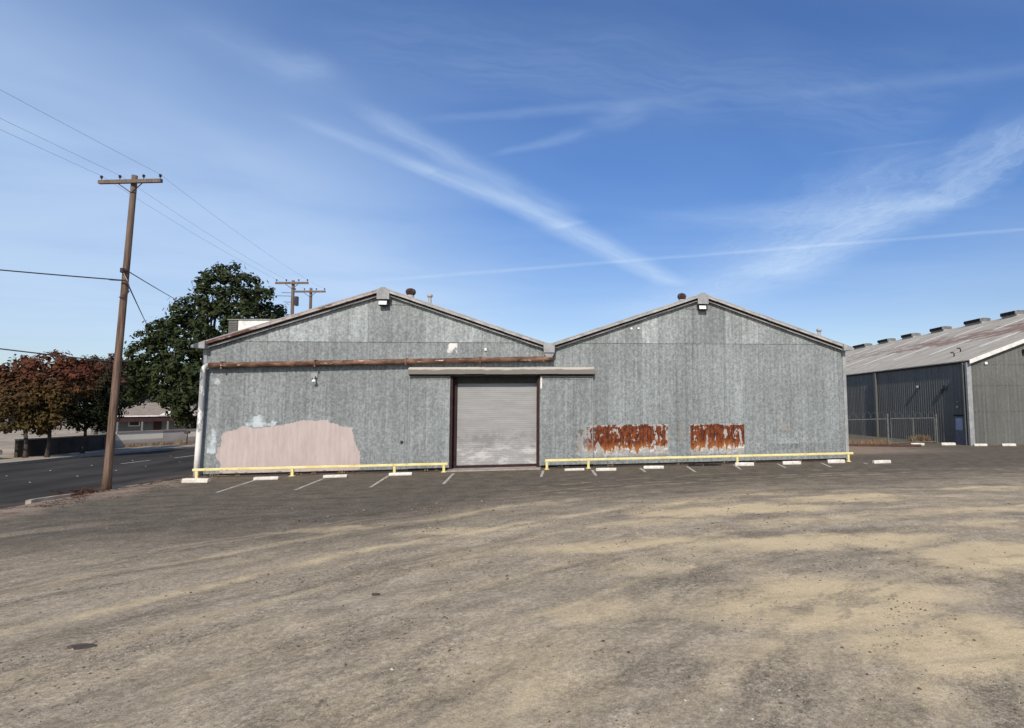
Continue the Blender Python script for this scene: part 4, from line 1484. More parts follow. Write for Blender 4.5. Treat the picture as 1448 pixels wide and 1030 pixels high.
# ================================================================== PARKING FURNITURE
def wheel_stop(L=0.9):
    mb = MB()
    K = 12
    pr = [(-.10, 0), (-.085, .10), (-.055, .135), (.055, .135), (.085, .10), (.10, 0)]
    rg_ = random.Random(int(L * 100))
    vs_, fs = [], []
    for i in range(K + 1):
        x = -L / 2 + L * i / K
        s = 0.93 if i in (0, K) else 1
        for y, z in pr:
            vs_.append((x, y * s + rg_.uniform(-.003, .003), z * s + (rg_.uniform(-.006, .002) if z > .05 else 0)))
    n = len(pr)
    for i in range(K):
        for k in range(n - 1):
            fs.append((i * n + k, i * n + k + 1, (i + 1) * n + k + 1, (i + 1) * n + k))
        fs.append((i * n + n - 1, i * n, (i + 1) * n, (i + 1) * n + n - 1))
    fs += [tuple(range(n - 1, -1, -1)), tuple(K * n + k for k in range(n))]
    mb.add(vs_, fs)
    return mb


ws_me = wheel_stop(0.92).build('wheel_stop', M['stop'])
stops = [
    (1.32, -2.35, -12, 1.18, 1.25, 'thick white wheel stop under the left end of the yellow rail'),
    (3.68, -1.90, 1, 1.0, .9, 'white wheel stop in front of the pink paint patch, nearer its left side'),
    (6.28, -1.75, 2, 1.0, .85, 'white wheel stop at the right edge of the pink paint patch'),
    (8.85, -1.62, 3, 1.0, .9, 'white wheel stop left of the shutter door, past the pink patch'),
    (16.25, -1.52, 3, .95, .7, 'scuffed white wheel stop just right of the shutter door'),
    (17.65, -1.96, -6, .98, .9, 'white wheel stop below the left end of the long rust patch'),
    (19.85, -1.60, -8, 1.0, .95, 'white wheel stop below the right end of the long rust patch'),
    (24.2, -1.42, -8, .95, 1.15, 'white wheel stop just right of the shorter rust patch'),
    (26.55, -1.37, -6, .95, 1.15, 'chipped white wheel stop under the dented part of the wall'),
    (28.85, -1.27, -5, .92, 1.25, 'white wheel stop at the right corner of the twin gabled warehouse'),
    (30.85, -1.92, 6, 1.0, 1.1, 'white wheel stop standing clear beyond the end of the yellow rail'),
    (39.62, 8.5, -12, .95, 1.15, 'far white wheel stop in front of the chain link gate'),
    (41.5, 7.92, -12, 1.0, 1.35, 'far white wheel stop left of the long warehouse side door'),
    (42.95, 6.72, -11, .9, 1.15, 'far white wheel stop at the corner of the long warehouse'),
    (44.6, 6.22, -11, .95, 1.2, 'far white wheel stop against the front of the long warehouse, near the frame edge'),
]
for i, (x, y, rz, sx, sz, lab) in enumerate(stops):
    o = ws_me if i == 0 else ws_me.copy()
    if i: col.objects.link(o)
    o.location = (x, y, ground_z(x, y) + .002)
    o.rotation_euler = (0, 0, R(rz))
    o.scale = (sx, 1.0, sz)
    tag(o, lab, 'wheel stop', 'white wheel stops in the parking bays')

# broken black pieces where one stop is missing
mb = MB()
rg = random.Random(5)
for i in range(7):
    cx_, cy_ = 21.75 + i * .22 + rg.uniform(-.05, .05), -1.0 + rg.uniform(-.1, .1)
    mb.prism([(cx_ + r_ * math.cos(a_) * .14, cy_ + r_ * math.sin(a_) * .08) for a_, r_ in [(k * 1.05, rg.uniform(.6, 1.2)) for k in range(6)]], 'z', 0.003, rg.uniform(.05, .14))
tag(mb.build('rubble', M['dark']), 'dark broken lumps where a wheel stop is missing', kind='stuff')


mb = MB()
rg = random.Random(15)
for i in range(46):
    xx = rg.uniform(0.3, 30.0)
    if 10.0 < xx < 15.2 or mnoise.noise(Vector((xx * .6, 0, 3))) < -.05: continue
    tuft(mb, (xx, -.16 + rg.uniform(-.1, .08), 0), rg.randint(8, 26), rg.uniform(.06, .17), .16, rg)
tag(mb.build('dry_weeds', M['dry_grass'], fix=False), 'sparse dry weeds along the foot of the warehouse wall', kind='stuff')


def rail(name, lab, x0, x1, y, zt, posts, gr):
    t_ = thing(name, lab, 'rail', (x0, y, 0), 0, gr)
    mb = MB()
    K = 16
    vs_, fs = [], []
    for i in range(K + 1):
        x = (x1 - x0) * i / K
        dz_ = 0.012 * mnoise.noise(Vector((x0 + x * .8, 2, 0)))
        for yy, zz in ((-.05, zt - .105), (.05, zt - .105), (.06, zt - .09), (.06, zt - .015), (.045, zt), (-.045, zt), (-.06, zt - .015), (-.06, zt - .09)):
            vs_.append((x, yy, zz + dz_))
    for i in range(K):
        for k in range(8):
            fs.append((i * 8 + k, i * 8 + (k + 1) % 8, (i + 1) * 8 + (k + 1) % 8, (i + 1) * 8 + k))
    fs += [tuple(range(7, -1, -1)), tuple(K * 8 + k for k in range(8))]
    mb.add(vs_, fs)
    mb.build('rail_beam', M['yellow'], t_)
    for px in posts:
        mb = MB()
        mb.bbox(px - x0 - .055, px - x0 + .055, -.045, .045, -.02, zt - .10, .01)
        mb.bbox(px - x0 - .10, px - x0 + .10, -.09, .09, -.02, .03, .008)
        mb.build('post', M['yellow'], t_)


GR = 'low yellow guard rails along the warehouse front'
rail('guard_rail', 'low yellow rail in front of the pink patch, left of the shutter door', 0.25, 10.62, -0.78, 0.42, (0.40, 4.15, 8.35, 10.45), GR)
rail('guard_rail', 'low yellow rail in front of the rust patches, right of the shutter door', 14.92, 30.0, -0.78, 0.46, (15.0, 16.9, 24.05, 29.75), GR)

# ================================================================== UTILITY POLES AND LINES
def utility_pole(name, lab, base, top, r0, r1, arms, gr):
    t_ = thing(name, lab, 'utility pole', base, 0, gr)
    d = Vector(top) - Vector(base)
    mb = MB()
    K = 14
    mb.tube([Vector((0, 0, -.25)) if i == 0 else d * (i / K) + Vector((.02 * mnoise.noise(Vector((i, 1, 2))), .02 * mnoise.noise(Vector((i, 5, 2))), 0)) for i in range(K + 1)],
            [r0 + (r1 - r0) * i / K + (.03 if i == 0 else 0) for i in range(K + 1)], 14)
    mb.build('pole_shaft', M['pole'], t_, smooth=True)
    ins = []
    for (zf, dirv, half, skew) in arms:
        c = d * zf
        u = Vector((*dirv, 0)).normalized()
        n_ = Vector((-u.y, u.x, 0)) * -1
        cc_ = c + n_ * (r1 + .06)
        u2 = (u + Vector((0, 0, skew))).normalized()
        mb = MB()
        up_ = Vector((0, 0, 1))
        vs_ = []
        for s in (-half, half):
            for a, b in ((-.05, -.068), (.05, -.068), (.05, .068), (-.05, .068)):
                vs_.append(cc_ + u2 * s + n_ * a + up_ * b)
        mb.add(vs_, [(0, 1, 2, 3), (7, 6, 5, 4), (0, 4, 5, 1), (1, 5, 6, 2), (2, 6, 7, 3), (3, 7, 4, 0)])
        arm = mb.build('crossarm', M['pole'], t_)
        for s in (-1, 1):
            mb = MB()
            mb.tube([cc_ + u2 * s * half * .38 - up_ * .08, c + n_ * r1 - up_ * .42], .018, 6)
            mb.build('brace', M['insul'], t_)
        for s in (-.93, -.34, .42, .95):
            q = cc_ + u2 * half * s
            mb = MB()
            mb.tube([q + up_ * .08, q + up_ * .15], .012, 6)
            mb.lathe(tuple(q + up_ * .14), [(.02, 0), (.05, .02), (.03, .05), (.052, .07), (.035, .11), (.01, .12)], 10)
            mb.build('insulator', M['insul'], t_)
            ins.append(Vector(base) + q + up_ * .24)
    return t_, ins


PG = 'wooden utility poles along the street'
P1 = (-.64, -4.04, 0)
arm1 = (0.985, -0.17)
pole1, ins1 = utility_pole('utility_pole', 'tall brown wooden pole leaning on the dirt verge beside the street', P1, (-.40, -3.95, 11.84), .124, .092, [(.975, arm1, 1.22, 0.0)], PG)
pole2, ins2 = utility_pole('utility_pole', 'far pole with crossarm above the left roof, nearer of the two', (-2.86, 14, 0), (-2.9, 14, 11.82), .125, .10, [(.982, (0.99, -0.1), 1.10, 0.0)], PG)
pole3, ins3 = utility_pole('utility_pole', 'shorter looking far pole just right of the nearer crossarm', (-3.82, 19, 0), (-3.9, 19, 12.34), .125, .10, [(.975, (0.99, -0.1), 1.18, 0.0)], PG)
mb = MB()
mb.bbox(.12, .32, -.12, .12, 10.05, 10.7, .03)
mb.build('switch_box', M['insul'], pole2)
mb = MB()
for zz, ln in ((10.95, .75), (10.72, 1.1), (10.3, .6)):
    mb.tube([(-.12, 0, zz), (-ln, 0, zz + .01)], .018, 6)
mb.build('side_bracket', M['insul'], pole2)
mb = MB()
mb.tube([(.20, -.1, 8.12), (.32, -.12, 8.1)], .03, 6)
mb.bbox(.10, .22, -.16, -.02, 8.02, 8.2, .02)
mb.tube([(.18, -.1, 8.05), (.36, -.12, 7.72), (.42, -.12, 7.55), (.40, -.12, 7.3), (.2, -.1, 7.15)], .014, 6)
mb.tube([(.1, -.1, 7.1), (.3, -.12, 7.1), (.44, -.12, 7.34)], .02, 6)
mb.tube([(-.2, -.16, 7.74), (.3, -.16, 7.72)], .03, 6)
mb.build('line_hardware', M['insul'], pole1)


def wire(name, a, b, sag, r, mt, lab, gr):
    a, b = Vector(a), Vector(b)
    K = 40
    mb = MB()
    mb.tube([a.lerp(b, i / K) - Vector((0, 0, sag * 4 * (i / K) * (1 - i / K))) for i in range(K + 1)], r, 5)
    return tag(mb.build(name, mt, smooth=True), lab, 'power line', gr)


WG = 'overhead lines on the wooden poles'
for i in (0, 1, 3):
    s = ins1[i]
    nm = {0: 'lowest', 1: 'middle', 3: 'uppermost'}[i]
    wire('power_line', s, (s.x + .1, -52, s.z + .1), .45, .0045, M['thin_wire'], 'thin wire from the leaning pole up to the upper left corner, %s of three' % nm, WG)
    b2 = ins2[i]
    nm = {0: 'left', 1: 'middle', 3: 'right'}[i]
    wire('power_line', s, b2, .16, .0042, M['thin_wire'], 'thin wire from the leaning pole down to the %s of the far crossarm' % {0: 'left end', 1: 'centre', 3: 'right end'}[i], WG)
    wire('power_line', b2, ins3[i], .04, .0042, M['thin_wire'], 'short wire between the %s insulators of the two far poles' % nm, WG)
wire('power_line', (-.60, -4.2, 7.74), (-19.5, -4.2, 9.72), .18, .024, M['wire'], 'thick dark cable from the pole middle across the street to the left', WG)
wire('power_line', (-.68, -4.1, 4.69), (-19.5, -4.1, 7.4), .08, .024, M['wire'], 'lower thick dark cable crossing in front of the red tree', WG)
wire('power_line', (-.32, -4.15, 8.10), (-22.0, 34.8, 13.4), .05, .020, M['wire'], 'upper service line from the leaning pole into the big dark tree', WG)
wire('power_line', (-.24, -4.16, 7.55), (-25.4, 34.4, 11.2), .05, .022, M['wire'], 'steeper service line from the leaning pole into the left side of the big dark tree', WG)

# ================================================================== VERGE DETAILS
def kerb(a, b, wd, h, lab, mt):
    a, b = Vector((*a, 0)), Vector((*b, 0))
    d = (b - a).normalized()
    n = Vector((-d.y, d.x, 0)) * wd / 2
    K = 12
    mb = MB()
    vs_, fs = [], []
    for i in range(K + 1):
        q = a.lerp(b, i / K)
        e = 0.75 if i in (0, K) else 1
        w_ = 1 + .18 * mnoise.noise(q * 3)
        hz = h * (e + .15 * mnoise.noise(q * 4))
        vs_ += [q - n * w_ + Vector((0, 0, -.12)), q - n * w_ * .9 + Vector((0, 0, hz)), q + n * w_ * .9 + Vector((0, 0, hz)), q + n * w_ + Vector((0, 0, -.12))]
    for i in range(K):
        for k in range(3):
            fs.append((i * 4 + k, i * 4 + k + 1, (i + 1) * 4 + k + 1, (i + 1) * 4 + k))
    fs += [(3, 2, 1, 0), tuple(K * 4 + k for k in range(4))]
    mb.add(vs_, fs)
    return tag(mb.build('kerb', mt), lab, kind='structure')


kerb((-1.10, -6.45), (-.86, -5.0), .20, .07, 'broken pale kerb piece', M['concrete'])
kerb((-.66, -3.75), (-.30, -2.9), .20, .07, 'broken kerb piece by the pole', M['concrete'])
kerb((-.26, -2.8), (.05, -1.4), .18, .05, 'broken kerb piece toward the warehouse corner', M['stone'])

rg = random.Random(21)
mb = MB()
for i in range(420):
    a = rg.uniform(0, 6.28); r = math.sqrt(rg.random())
    x, y = -.93 + r * math.cos(a) * .42, -4.75 + r * math.sin(a) * .55
    z = .02 + max(0, .20 * (1 - r)) * rg.random()
    a2, s, tl = rg.uniform(0, 6.28), rg.uniform(.03, .09), rg.uniform(-.6, .6)
    u = Vector((math.cos(a2), math.sin(a2), tl)) * s
    v_ = Vector((-math.sin(a2), math.cos(a2), rg.uniform(-.5, .5))) * s * .45
    c = Vector((x, y, z))
    mb.add([c - u, c + v_, c + u, c - v_], [(0, 1, 2, 3)])
for i in range(26):
    a2 = rg.uniform(0, 6.28)
    c = Vector((-.93 + rg.uniform(-.35, .35), -4.75 + rg.uniform(-.5, .5), .05))
    e = c + Vector((math.cos(a2) * .35, math.sin(a2) * .35, rg.uniform(.0, .2)))
    mb.tube([c, e], .012, 4)
tag(mb.build('leaf_pile', M['litter'], fix=False), 'small heap of dead brown leaves and twigs on the verge beside the leaning pole', 'leaf pile')
mb = MB()
for i in range(3200):
    y = rg.uniform(-8, 1.5)
    x = rg.gauss(0.05, .6)
    if mnoise.noise(Vector((x * 1.1, y * .7, 8))) < -.05: continue
    if x < -1.3 or x > 2.2: continue
    a2, s = rg.uniform(0, 6.28), rg.uniform(.012, .045)
    z = ground_z(x, y) + .012
    u = Vector((math.cos(a2) * s, math.sin(a2) * s, rg.uniform(-.01, .01)))
    v_ = Vector((-math.sin(a2) * s * .5, math.cos(a2) * s * .5, rg.uniform(-.008, .008)))
    c = Vector((x, y, z))
    mb.add([c - u, c + v_, c + u, c - v_], [(0, 1, 2, 3)])
tag(mb.build('leaf_litter', M['litter'], fix=False), 'scattered dead leaves on the verge', kind='stuff')

# loose gravel over the lot, densest near
mb = MB()
OCT = [(1, 0, 0), (-1, 0, 0), (0, 1, 0), (0, -1, 0), (0, 0, 1), (0, 0, -1)]
OF = [(0, 2, 4), (2, 1, 4), (1, 3, 4), (3, 0, 4), (2, 0, 5), (1, 2, 5), (3, 1, 5), (0, 3, 5)]
cnt = 0
while cnt < 9000:
    u = rg.random()
    y = -22.6 + 13.5 * u ** 1.5
    x = rg.uniform(3, 34) if rg.random() < .4 else rg.uniform(9, 24)
    if mnoise.noise(Vector((x * .8, y * .8, 5))) < rg.uniform(-.15, .55): continue
    s = min(.026, .005 + rg.expovariate(1 / .0042)) * (1 + .04 * (y + 22))
    z = ground_z(x, y)
    a = rg.uniform(0, 6.28)
    ca, sa = math.cos(a), math.sin(a)
    sx, sy, sz = s * rg.uniform(.8, 1.5), s * rg.uniform(.6, 1.1), s * rg.uniform(.4, .8)
    vs_ = []
    for ox, oy, oz in OCT:
        ox *= sx * rg.uniform(.8, 1.2); oy *= sy * rg.uniform(.8, 1.2); oz *= sz
        vs_.append((x + ca * ox - sa * oy, y + sa * ox + ca * oy, z + oz + sz * .3))
    mb.add(vs_, OF)
    cnt += 1
tag(mb.build('gravel', M['stone'], fix=False), 'loose stones on the lot', kind='stuff')


def scrap(x, y, L, wd, rz, lab, mt=None):
    K = 9
    poly = []
    for k in range(14):
        a = 2 * math.pi * k / 14
        q = 1 + .35 * mnoise.noise(Vector((k * 1.7, x, y)))
        poly.append((math.cos(a) * L / 2 * q, math.sin(a) * abs(math.sin(a)) ** .7 * wd / 2 * q))
    z0 = ground_z(x, y)
    mb = MB()
    mb.prism(poly, 'z', -.01, .018)
    mb.v = [(a, b, c + .02 * mnoise.noise(Vector((a * 6, b * 6, 1)))) for a, b, c in mb.v]
    o = mb.build('rubber_scrap', mt or M['scrap'])
    o.location = (x, y, z0 + .012)
    o.rotation_euler = (0, 0, R(rz))
    tag(o, lab, 'scrap')


scrap(10.25, -19.40, .30, .13, -5, 'flat dark scrap lying on the dust in the lower left of the lot')
scrap(13.15, -18.05, .12, .03, 10, 'thin dark sliver lying on the gravel, farther back than the other scrap')

# ================================================================== TREES
def leaf_cloud(lobes, dens, size, rg, shell=.55, flat=.75, clump=.42):
    mb = MB()
    for (lx, ly, lz, lr) in lobes:
        nc = max(5, int(dens * lr * lr))
        for _ in range(nc):
            d = Vector((rg.gauss(0, 1), rg.gauss(0, 1), rg.gauss(0, 1))).normalized()
            rr = lr * (shell + (1.08 - shell) * rg.random() ** .6)
            c = Vector((lx, ly, lz)) + Vector((d.x * rr, d.y * rr, d.z * rr * .9))
            cr = clump * rg.uniform(.6, 1.3)
            for _ in range(int(rg.uniform(16, 30))):
                e = Vector((rg.gauss(0, .5), rg.gauss(0, .5), rg.gauss(0, .5) * flat)) * cr
                n = (e.normalized() if e.length > 1e-4 else d) * .7 + d * .5 + Vector((rg.uniform(-1, 1), rg.uniform(-1, 1), rg.uniform(-.2, 1.2))) * .6
                n.normalize()
                u = n.cross(Vector((rg.uniform(-1, 1), rg.uniform(-1, 1), rg.uniform(-1, 1))))
                if u.length < 1e-3: continue
                u.normalize()
                v_ = n.cross(u)
                s = size * rg.uniform(.6, 1.25)
                q = c + e
                mb.add([q - u * s, q - v_ * s * .45 + n * s * .1, q + u * s, q + v_ * s * .45 + n * s * .1], [(0, 1, 2, 3)])
    return mb


def tree(name, lab, cat, base, lobes, mt, trunk_h, r0, dens, size, seed, group=None, clump=.42, bark='bark'):
    rg = random.Random(seed)
    t_ = thing(name, lab, cat, base, 0, group)
    cx_ = sum(q[0] for q in lobes) / len(lobes)
    cy_ = sum(q[1] for q in lobes) / len(lobes)
    mb = MB()
    fork = Vector((cx_ * .15, cy_ * .15, trunk_h))
    mb.tube([(0, 0, -.2), (0.02, 0, .3), fork * .5 + Vector((.05, .03, 0)), fork], [r0 * 1.35, r0, r0 * .85, r0 * .75], 10)
    for q in rg.sample(lobes, min(len(lobes), 14)):
        e = Vector(q[:3])
        mid = fork.lerp(e, .5) + Vector((rg.uniform(-.3, .3), rg.uniform(-.3, .3), .2))
        mb.tube([fork - Vector((0, 0, .1)), mid, e], [r0 * .5, r0 * .3, r0 * .08], 7)
    mb.build('trunk', M[bark], t_, smooth=True)
    leaf_cloud(lobes, dens, size, rg, clump=clump).build('crown', mt, t_, fix=False)
    return t_


mag = [(2.5, -1.6, 16.5, 1.6), (1.8, -2.5, 15.7, 1.4), (3.9, -1.8, 15.6, 1.2), (-0.9, -0.1, 16.0, 1.0), (1.6, -3.3, 13.8, 1.7), (4.0, -3.6, 13.4, 1.7), (5.5, -2.0, 15.0, 0.9), (4.2, -0.7, 13.8, 1.2), (-1.5, -0.8, 13.1, 1.7), (-1.8, -1.7, 12.5, 1.1), (2.9, -4.4, 11.5, 1.9), (5.0, -3.7, 11.6, 1.7), (5.3, 0.3, 13.0, 1.3), (-2.5, -1.5, 11.2, 1.6), (-4.5, -0.2, 11.0, 1.3), (-6.5, 1.1, 10.3, 1.3), (0.5, -3.9, 9.8, 1.9), (-2.7, -2.3, 9.0, 1.8), (-6.4, 0.3, 8.5, 1.7), (-8.3, 1.6, 7.9, 1.3), (0.9, -4.8, 7.4, 1.9), (-2.8, -3.1, 6.5, 1.9), (-7.5, 0.6, 6.0, 1.6), (-9.2, 1.9, 4.9, 1.3), (1.6, -2.9, 8.6, 1.9), (-0.1, -4.4, 5.0, 1.7), (-4.9, -1.5, 5.7, 1.4), (1.2, -4.5, 3.4, 1.6), (-0.3, -3.2, 2.4, 1.0), (-7.4, -0.2, 4.3, 1.1), (0.3, -0.5, 5.5, 2.2), (0.7, 2.2, 9.1, 2.3), (5.6, 1.3, 12.6, 1.1), (-1.6, -3.1, 4.2, 1.2), (2.4, -5.8, 5.6, 1.6), (-10.2, 2.9, 6.8, 1.0)]
tree('magnolia_tree', 'big dark green broadleaf tree rising behind the left end of the twin gabled warehouse', 'tree', (-20.4, 36, 0), mag, M['leaf_dark'], 4.0, .45, 12, .25, 31, clump=.52)
trA = [(-1.2, -0.2, 5.0, 1.0), (-0.1, -0.4, 5.5, 1.0), (-2.4, -0.0, 4.8, 1.0), (-0.5, -1.2, 3.8, 1.0), (1.1, -1.5, 4.2, 1.0), (1.1, -0.4, 3.5, 0.8), (0.2, -1.2, 2.6, 0.9), (1.6, -1.4, 2.5, 0.8), (-1.2, -1.1, 2.6, 0.8), (-4.2, 1.3, 3.6, 1.1), (1.6, -2.5, 3.3, 0.9), (-0.5, -1.1, 2.2, 0.5), (1.8, -1.4, 2.0, 0.5)]
trB = [(-0.3, -0.4, 5.9, 0.8), (-1.0, -0.3, 5.7, 0.6), (1.0, -0.6, 6.2, 0.7), (1.8, -0.7, 5.7, 0.8), (1.5, -1.6, 5.0, 0.9), (2.8, -1.8, 4.8, 0.9), (0.4, -1.4, 4.6, 0.9), (1.8, 0.3, 5.6, 0.7), (2.0, -1.6, 4.1, 0.8), (2.4, -0.7, 4.3, 0.5), (0.9, -1.4, 3.7, 0.8), (1.3, -1.4, 2.6, 0.7), (0.6, -1.3, 2.3, 0.6), (-1.0, -0.1, 3.3, 0.7), (2.0, -1.5, 3.3, 0.6), (-2.2, 0.8, 6.1, 0.6)]
trC = [(0.1, -0.2, 3.1, 1.1), (0.9, -0.4, 4.0, 1.0), (0.8, 0.5, 4.8, 0.9), (-0.8, -0.1, 2.6, 0.8), (1.2, -0.4, 2.8, 1.0), (1.9, -0.5, 3.0, 0.8), (0.2, -0.2, 2.2, 0.6), (1.7, -0.4, 2.0, 0.5), (-1.1, -0.1, 3.3, 0.7), (1.2, 0.5, 4.3, 0.6), (-0.2, 0.6, 5.1, 0.8), (0.0, 1.6, 5.9, 0.7)]
trD = [(-.4, 0, 7.3, 1.0), (.6, -.2, 7.5, .9), (.4, .9, 7.0, .9), (-1.2, .1, 7.0, .9), (.2, 0, 6.0, 1.2), (1.4, -.1, 5.7, .9), (-.7, .2, 5.7, 1.0), (-3.2, 1.4, 7.1, .9), (-.2, .2, 4.6, 1.0), (-1.8, .5, 6.0, 1.0)]
tree('street_tree', 'orange and green autumn tree at the left edge across the street', 'tree', (-18.9, 14.7, 0), trA, M['leaf_orange'], 1.9, .12, 30, .14, 41, clump=.34)
tree('street_tree', 'tallest red topped autumn tree, between the orange tree and the dark green one', 'tree', (-17.5, 14.5, 0), trB, M['leaf_red'], 1.8, .12, 36, .13, 42, clump=.32)
tree('street_tree', 'dark green street tree just left of the leaning pole', 'tree', (-18.2, 18.1, 0), trC, M['leaf_green'], 1.7, .11, 38, .14, 43, clump=.34)
tree('street_tree', 'rusty red tree top showing behind the dark green street tree', 'tree', (-26.5, 30.3, 0), trD, M['leaf_rust'], 3.2, .16, 24, .16, 44, clump=.38)
rg = random.Random(9)
lob = []
for i in range(46):
    a = i / 45
    lob.append((-205 + 150 * a + rg.uniform(-4, 4), 110 + 70 * a + rg.uniform(-6, 6), rg.uniform(5, 13), rg.uniform(4, 6.5)))
tl_ = leaf_cloud(lob, 1.5, .85, rg, clump=1.6).build('treeline', M['leaf_far'], fix=False)
tag(tl_, 'hazy far treeline beyond the pale lot', kind='stuff')

# ================================================================== ACROSS THE STREET
lw = thing('boundary_wall', 'low whitewashed and stained wall beyond the street below the big dark tree', 'wall', (0, 0, 0))
wl = [(-20.45, 23.9), (-19.8, 20.5), (-19.5, 17.8), (-19.7, 15.0)]


def wallrun(mb, pts, z0, z1, th):
    for a, b in zip(pts, pts[1:]):
        a, b = Vector((*a, 0)), Vector((*b, 0))
        d = (b - a).normalized()
        n = Vector((-d.y, d.x, 0)) * th / 2
        mb.prism([tuple((a - n)[:2]), tuple((b - n)[:2]), tuple((b + n)[:2]), tuple((a + n)[:2])], 'z', z0, z1)


mb = MB(); wallrun(mb, [(-12.6, 47), (-16.9, 33.0), (-20.4, 24.0)], -.02, 1.20, .2)
mb.build('wall_panel', M['lowwall'], lw)
mb = MB(); wallrun(mb, [(-12.6, 47), (-16.9, 33.0), (-20.4, 24.0)], 1.202, 1.30, .32)
mb.build('coping', M['sidewalk'], lw)
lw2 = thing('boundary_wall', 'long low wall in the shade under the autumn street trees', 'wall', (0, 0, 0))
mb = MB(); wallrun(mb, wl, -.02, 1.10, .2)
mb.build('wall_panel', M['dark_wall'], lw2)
mb = MB()
mb.box(-.55, .55, -.02, .02, .1, .95)
gp = mb.build('red_panel', M['maroon'], lw2)
gp.location = (-20.14, 22.9, 0)
gp.rotation_euler = (0, 0, R(101))
mb = MB(); wallrun(mb, wl, 1.102, 1.18, .28)
mb.build('coping', M['sidewalk'], lw2)
mb = MB()
mb.box(-.9, .9, -.06, .06, 0, 1.15)
for i in range(7): mb.box(-.88 + i * .26, -.84 + i * .26, -.075, -.061, .05, 1.1)
o = mb.build('metal_gate', M['red_brown'])
o.location = (-17.15, 31.8, 0.0); o.rotation_euler = (0, 0, R(68.7))
tag(o, 'rusty red brown metal gate panel by the low whitewashed wall', 'gate')
mb = MB()
mb.tube([(0, 0, -.02), (0, 0, 1.0)], .05, 8)
mb.bbox(-.2, .2, -.12, .12, .92, 1.14, .03)
o = mb.build('mailbox', M['bark'])
o.location = (-17.8, 28.4, 0)
tag(o, 'small dark mailbox on a post before the whitewashed wall', 'mailbox')
mb = MB()
rgb = random.Random(77)
for i in range(18):
    f = rgb.random()
    tuft(mb, (-16.6 - 3.3 * (1 - f) + rgb.uniform(-.3, .3), 24.4 + 8.4 * f, 0), 40, .35, .5, rgb)
tag(mb.build('dry_weeds', M['dry_grass'], fix=False), 'brown weeds at the foot of the whitewashed wall', kind='stuff')

# bungalow
hx = thing('bungalow', 'low blue grey bungalow with brown hipped roof behind the whitewashed wall', 'house', (-44.5, 65, 0), R(32))
mb = MB()
mb.box(-6.2, 6.2, 0, 9, 0, 2.35)
mb.box(6.2, 9.4, 1.5, 8, 0, 2.2)
mb.build('wall', M['house_wall'], hx)
mb = MB()
mb.add([(-7, -1.6, 2.4), (7, -1.6, 2.4), (7, 10, 2.4), (-7, 10, 2.4), (-1.2, 3.6, 4.35), (3.0, 3.6, 4.35), (-7, -1.6, 2.28), (7, -1.6, 2.28), (7, 10, 2.28), (-7, 10, 2.28)],
       [(0, 1, 5, 4), (1, 2, 5), (2, 3, 4, 5), (3, 0, 4), (0, 6, 7, 1), (1, 7, 8, 2), (2, 8, 9, 3), (3, 9, 6, 0), (6, 9, 8, 7)])
mb.add([(7, 1.2, 2.25), (9.9, 1.2, 2.1), (9.9, 8.4, 2.1), (7, 8.4, 2.25), (7, 4.8, 3.3), (8.4, 4.8, 3.0)], [(0, 1, 5, 4), (1, 2, 5), (2, 3, 4, 5), (3, 0, 4)])
ro = mb.build('roof', M['house_roof'], hx)
mb = MB()
mb.prism([(0.4, 2.38), (4.6, 2.38), (3.6, 3.0), (1.4, 3.0)], 'y', -1.75, -1.62)
mb.build('white_gable', M['white'], ro)
mb = MB()
mb.box(-7, 7, -1.66, -1.605, 2.27, 2.42)
mb.build('gutter', M['white'], ro)
mb = MB()
mb.box(-6.6, 6.6, -1.45, -1.25, 1.55, 2.27)
mb.build('porch_beam', M['maroon'], hx)
for xx in (-6.4, -3.9, -1.3, 1.5, 4.0, 6.3):
    mb = MB()
    mb.box(xx - .1, xx + .1, -1.45, -1.25, 0, 1.54)
    mb.build('porch_post', M['house_wall'], hx)
for xx in (-4.6, -2.2, 2.8, 5.0):
    mb = MB()
    mb.box(xx - .6, xx + .6, -.05, -.005, .9, 2.0)
    wn = mb.build('window', M['white'], hx)
    mb = MB()
    mb.box(xx - .5, xx + .5, -.065, -.051, 1.0, 1.9)
    mb.build('pane', M['glass'], wn)
mb = MB()
mb.box(-.1, .8, -.05, -.005, 0.02, 2.0)
mb.build('door', M['maroon'], hx)
# shrub at its corner
rgb = random.Random(5)
sh = leaf_cloud([(0, 0, .9, .8), (.5, .3, .6, .6), (-.5, -.2, .6, .6), (.1, 0, 1.5, .5)], 22, .15, rgb)
for i in range(7):
    a = i * .9
    sh.tube([(0, 0, -.03), (math.cos(a) * .25, math.sin(a) * .25, .5), (math.cos(a) * .55, math.sin(a) * .5, 1.0)], [.04, .03, .01], 5)
o = sh.build('shrub', M['leaf_green'], fix=False)
o.location = (-24.6, 41.0, -.02)
tag(o, 'round dark shrub at the right corner of the bungalow', 'shrub')


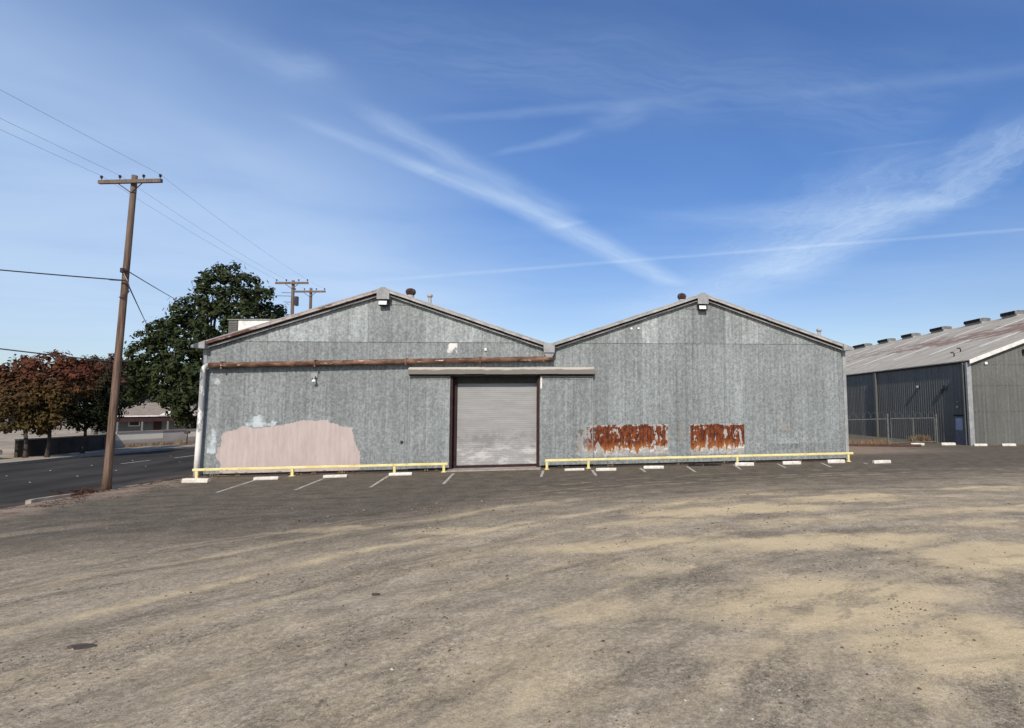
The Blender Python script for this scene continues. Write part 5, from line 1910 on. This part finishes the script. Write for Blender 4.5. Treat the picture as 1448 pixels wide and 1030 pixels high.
# parked cars
def car(lab, paint, loc, rz, L=4.4, wd=1.75, H=1.42):
    t_ = thing('parked_car', lab, 'car', loc, rz)
    mb = MB()
    pr = [(-L / 2, .32), (-L / 2 + .05, .62), (-L / 2 + .18, .82), (-L * .30, .90), (L * .18, .93), (L * .40, .82), (L / 2 - .08, .68), (L / 2, .5), (L / 2 - .02, .30)]
    n = len(pr)
    vs_ = []
    for y, k, dz_ in ((-wd / 2 + .10, 1, -.0), (-wd / 2, .985, -.10), (wd / 2, .985, -.10), (wd / 2 - .10, 1, 0)):
        for x, z in pr: vs_.append((x * k, y, z + (dz_ if z > .55 else 0)))
    fs = []
    for j in range(3):
        for i in range(n):
            i2 = (i + 1) % n
            fs.append((j * n + i, j * n + i2, (j + 1) * n + i2, (j + 1) * n + i))
    fs += [tuple(range(n - 1, -1, -1)), tuple(3 * n + k for k in range(n))]
    mb.add(vs_, fs)
    mb.build('body', paint, t_)
    b0, b1, t0, t1 = -L * .40, L * .22, -L * .25, L * .06
    wb, wt = wd / 2 - .10, wd / 2 - .28
    mb = MB()
    mb.add([(b0, -wb, .86), (b1, -wb, .90), (b1, wb, .90), (b0, wb, .86), (t0, -wt, H - .03), (t1, -wt, H - .03), (t1, wt, H - .03), (t0, wt, H - .03)],
           [(0, 1, 5, 4), (1, 2, 6, 5), (2, 3, 7, 6), (3, 0, 4, 7)])
    mb.build('windows', M['glass'], t_)
    mb = MB()
    mb.add([(t0 - .04, -wt - .02, H - .035), (t1 + .04, -wt - .02, H - .035), (t1 + .04, wt + .02, H - .035), (t0 - .04, wt + .02, H - .035), (t0 + .1, -wt + .1, H + .02), (t1 - .1, -wt + .1, H + .02), (t1 - .1, wt - .1, H + .02), (t0 + .1, wt - .1, H + .02)],
           [(3, 2, 1, 0), (4, 5, 6, 7), (0, 1, 5, 4), (1, 2, 6, 5), (2, 3, 7, 6), (3, 0, 4, 7)])
    for xa, xb in ((b0, t0), (b1, t1), ((b0 + b1) / 2, (t0 + t1) / 2)):
        for s in (-1, 1):
            mb.tube([(xa, s * (wb + .005), .88), (xb, s * (wt + .012), H - .03)], .03, 6)
    mb.build('roof', paint, t_)
    for x in (-L * .31, L * .31):
        for s in (-1, 1):
            mb = MB()
            mb.tube([(x, s * (wd / 2 - .21), .31), (x, s * (wd / 2 + .005), .31)], .31, 18)
            wh = mb.build('wheel', M['tyre'], t_)
            mb = MB()
            mb.tube([(x, s * (wd / 2 + .004), .31), (x, s * (wd / 2 + .014), .31)], .19, 14)
            mb.build('rim', M['rim'], wh)
    for s in (-1, 1):
        mb = MB()
        mb.bbox(L / 2 - .16, L / 2 + .005, s * (wd / 2 - .32) - .16, s * (wd / 2 - .32) + .16, .56, .68, .02)
        mb.build('headlight', M['lens'], t_)
        mb = MB()
        mb.bbox(-L / 2 - .01, -L / 2 + .10, s * (wd / 2 - .28) - .14, s * (wd / 2 - .28) + .14, .60, .74, .02)
        mb.build('tail_light', M['car_red'], t_)
    return t_


car('pale beige car cut off by the left edge of the frame', M['car_pale'], (-21.6, 13.2, -.02), R(-10))
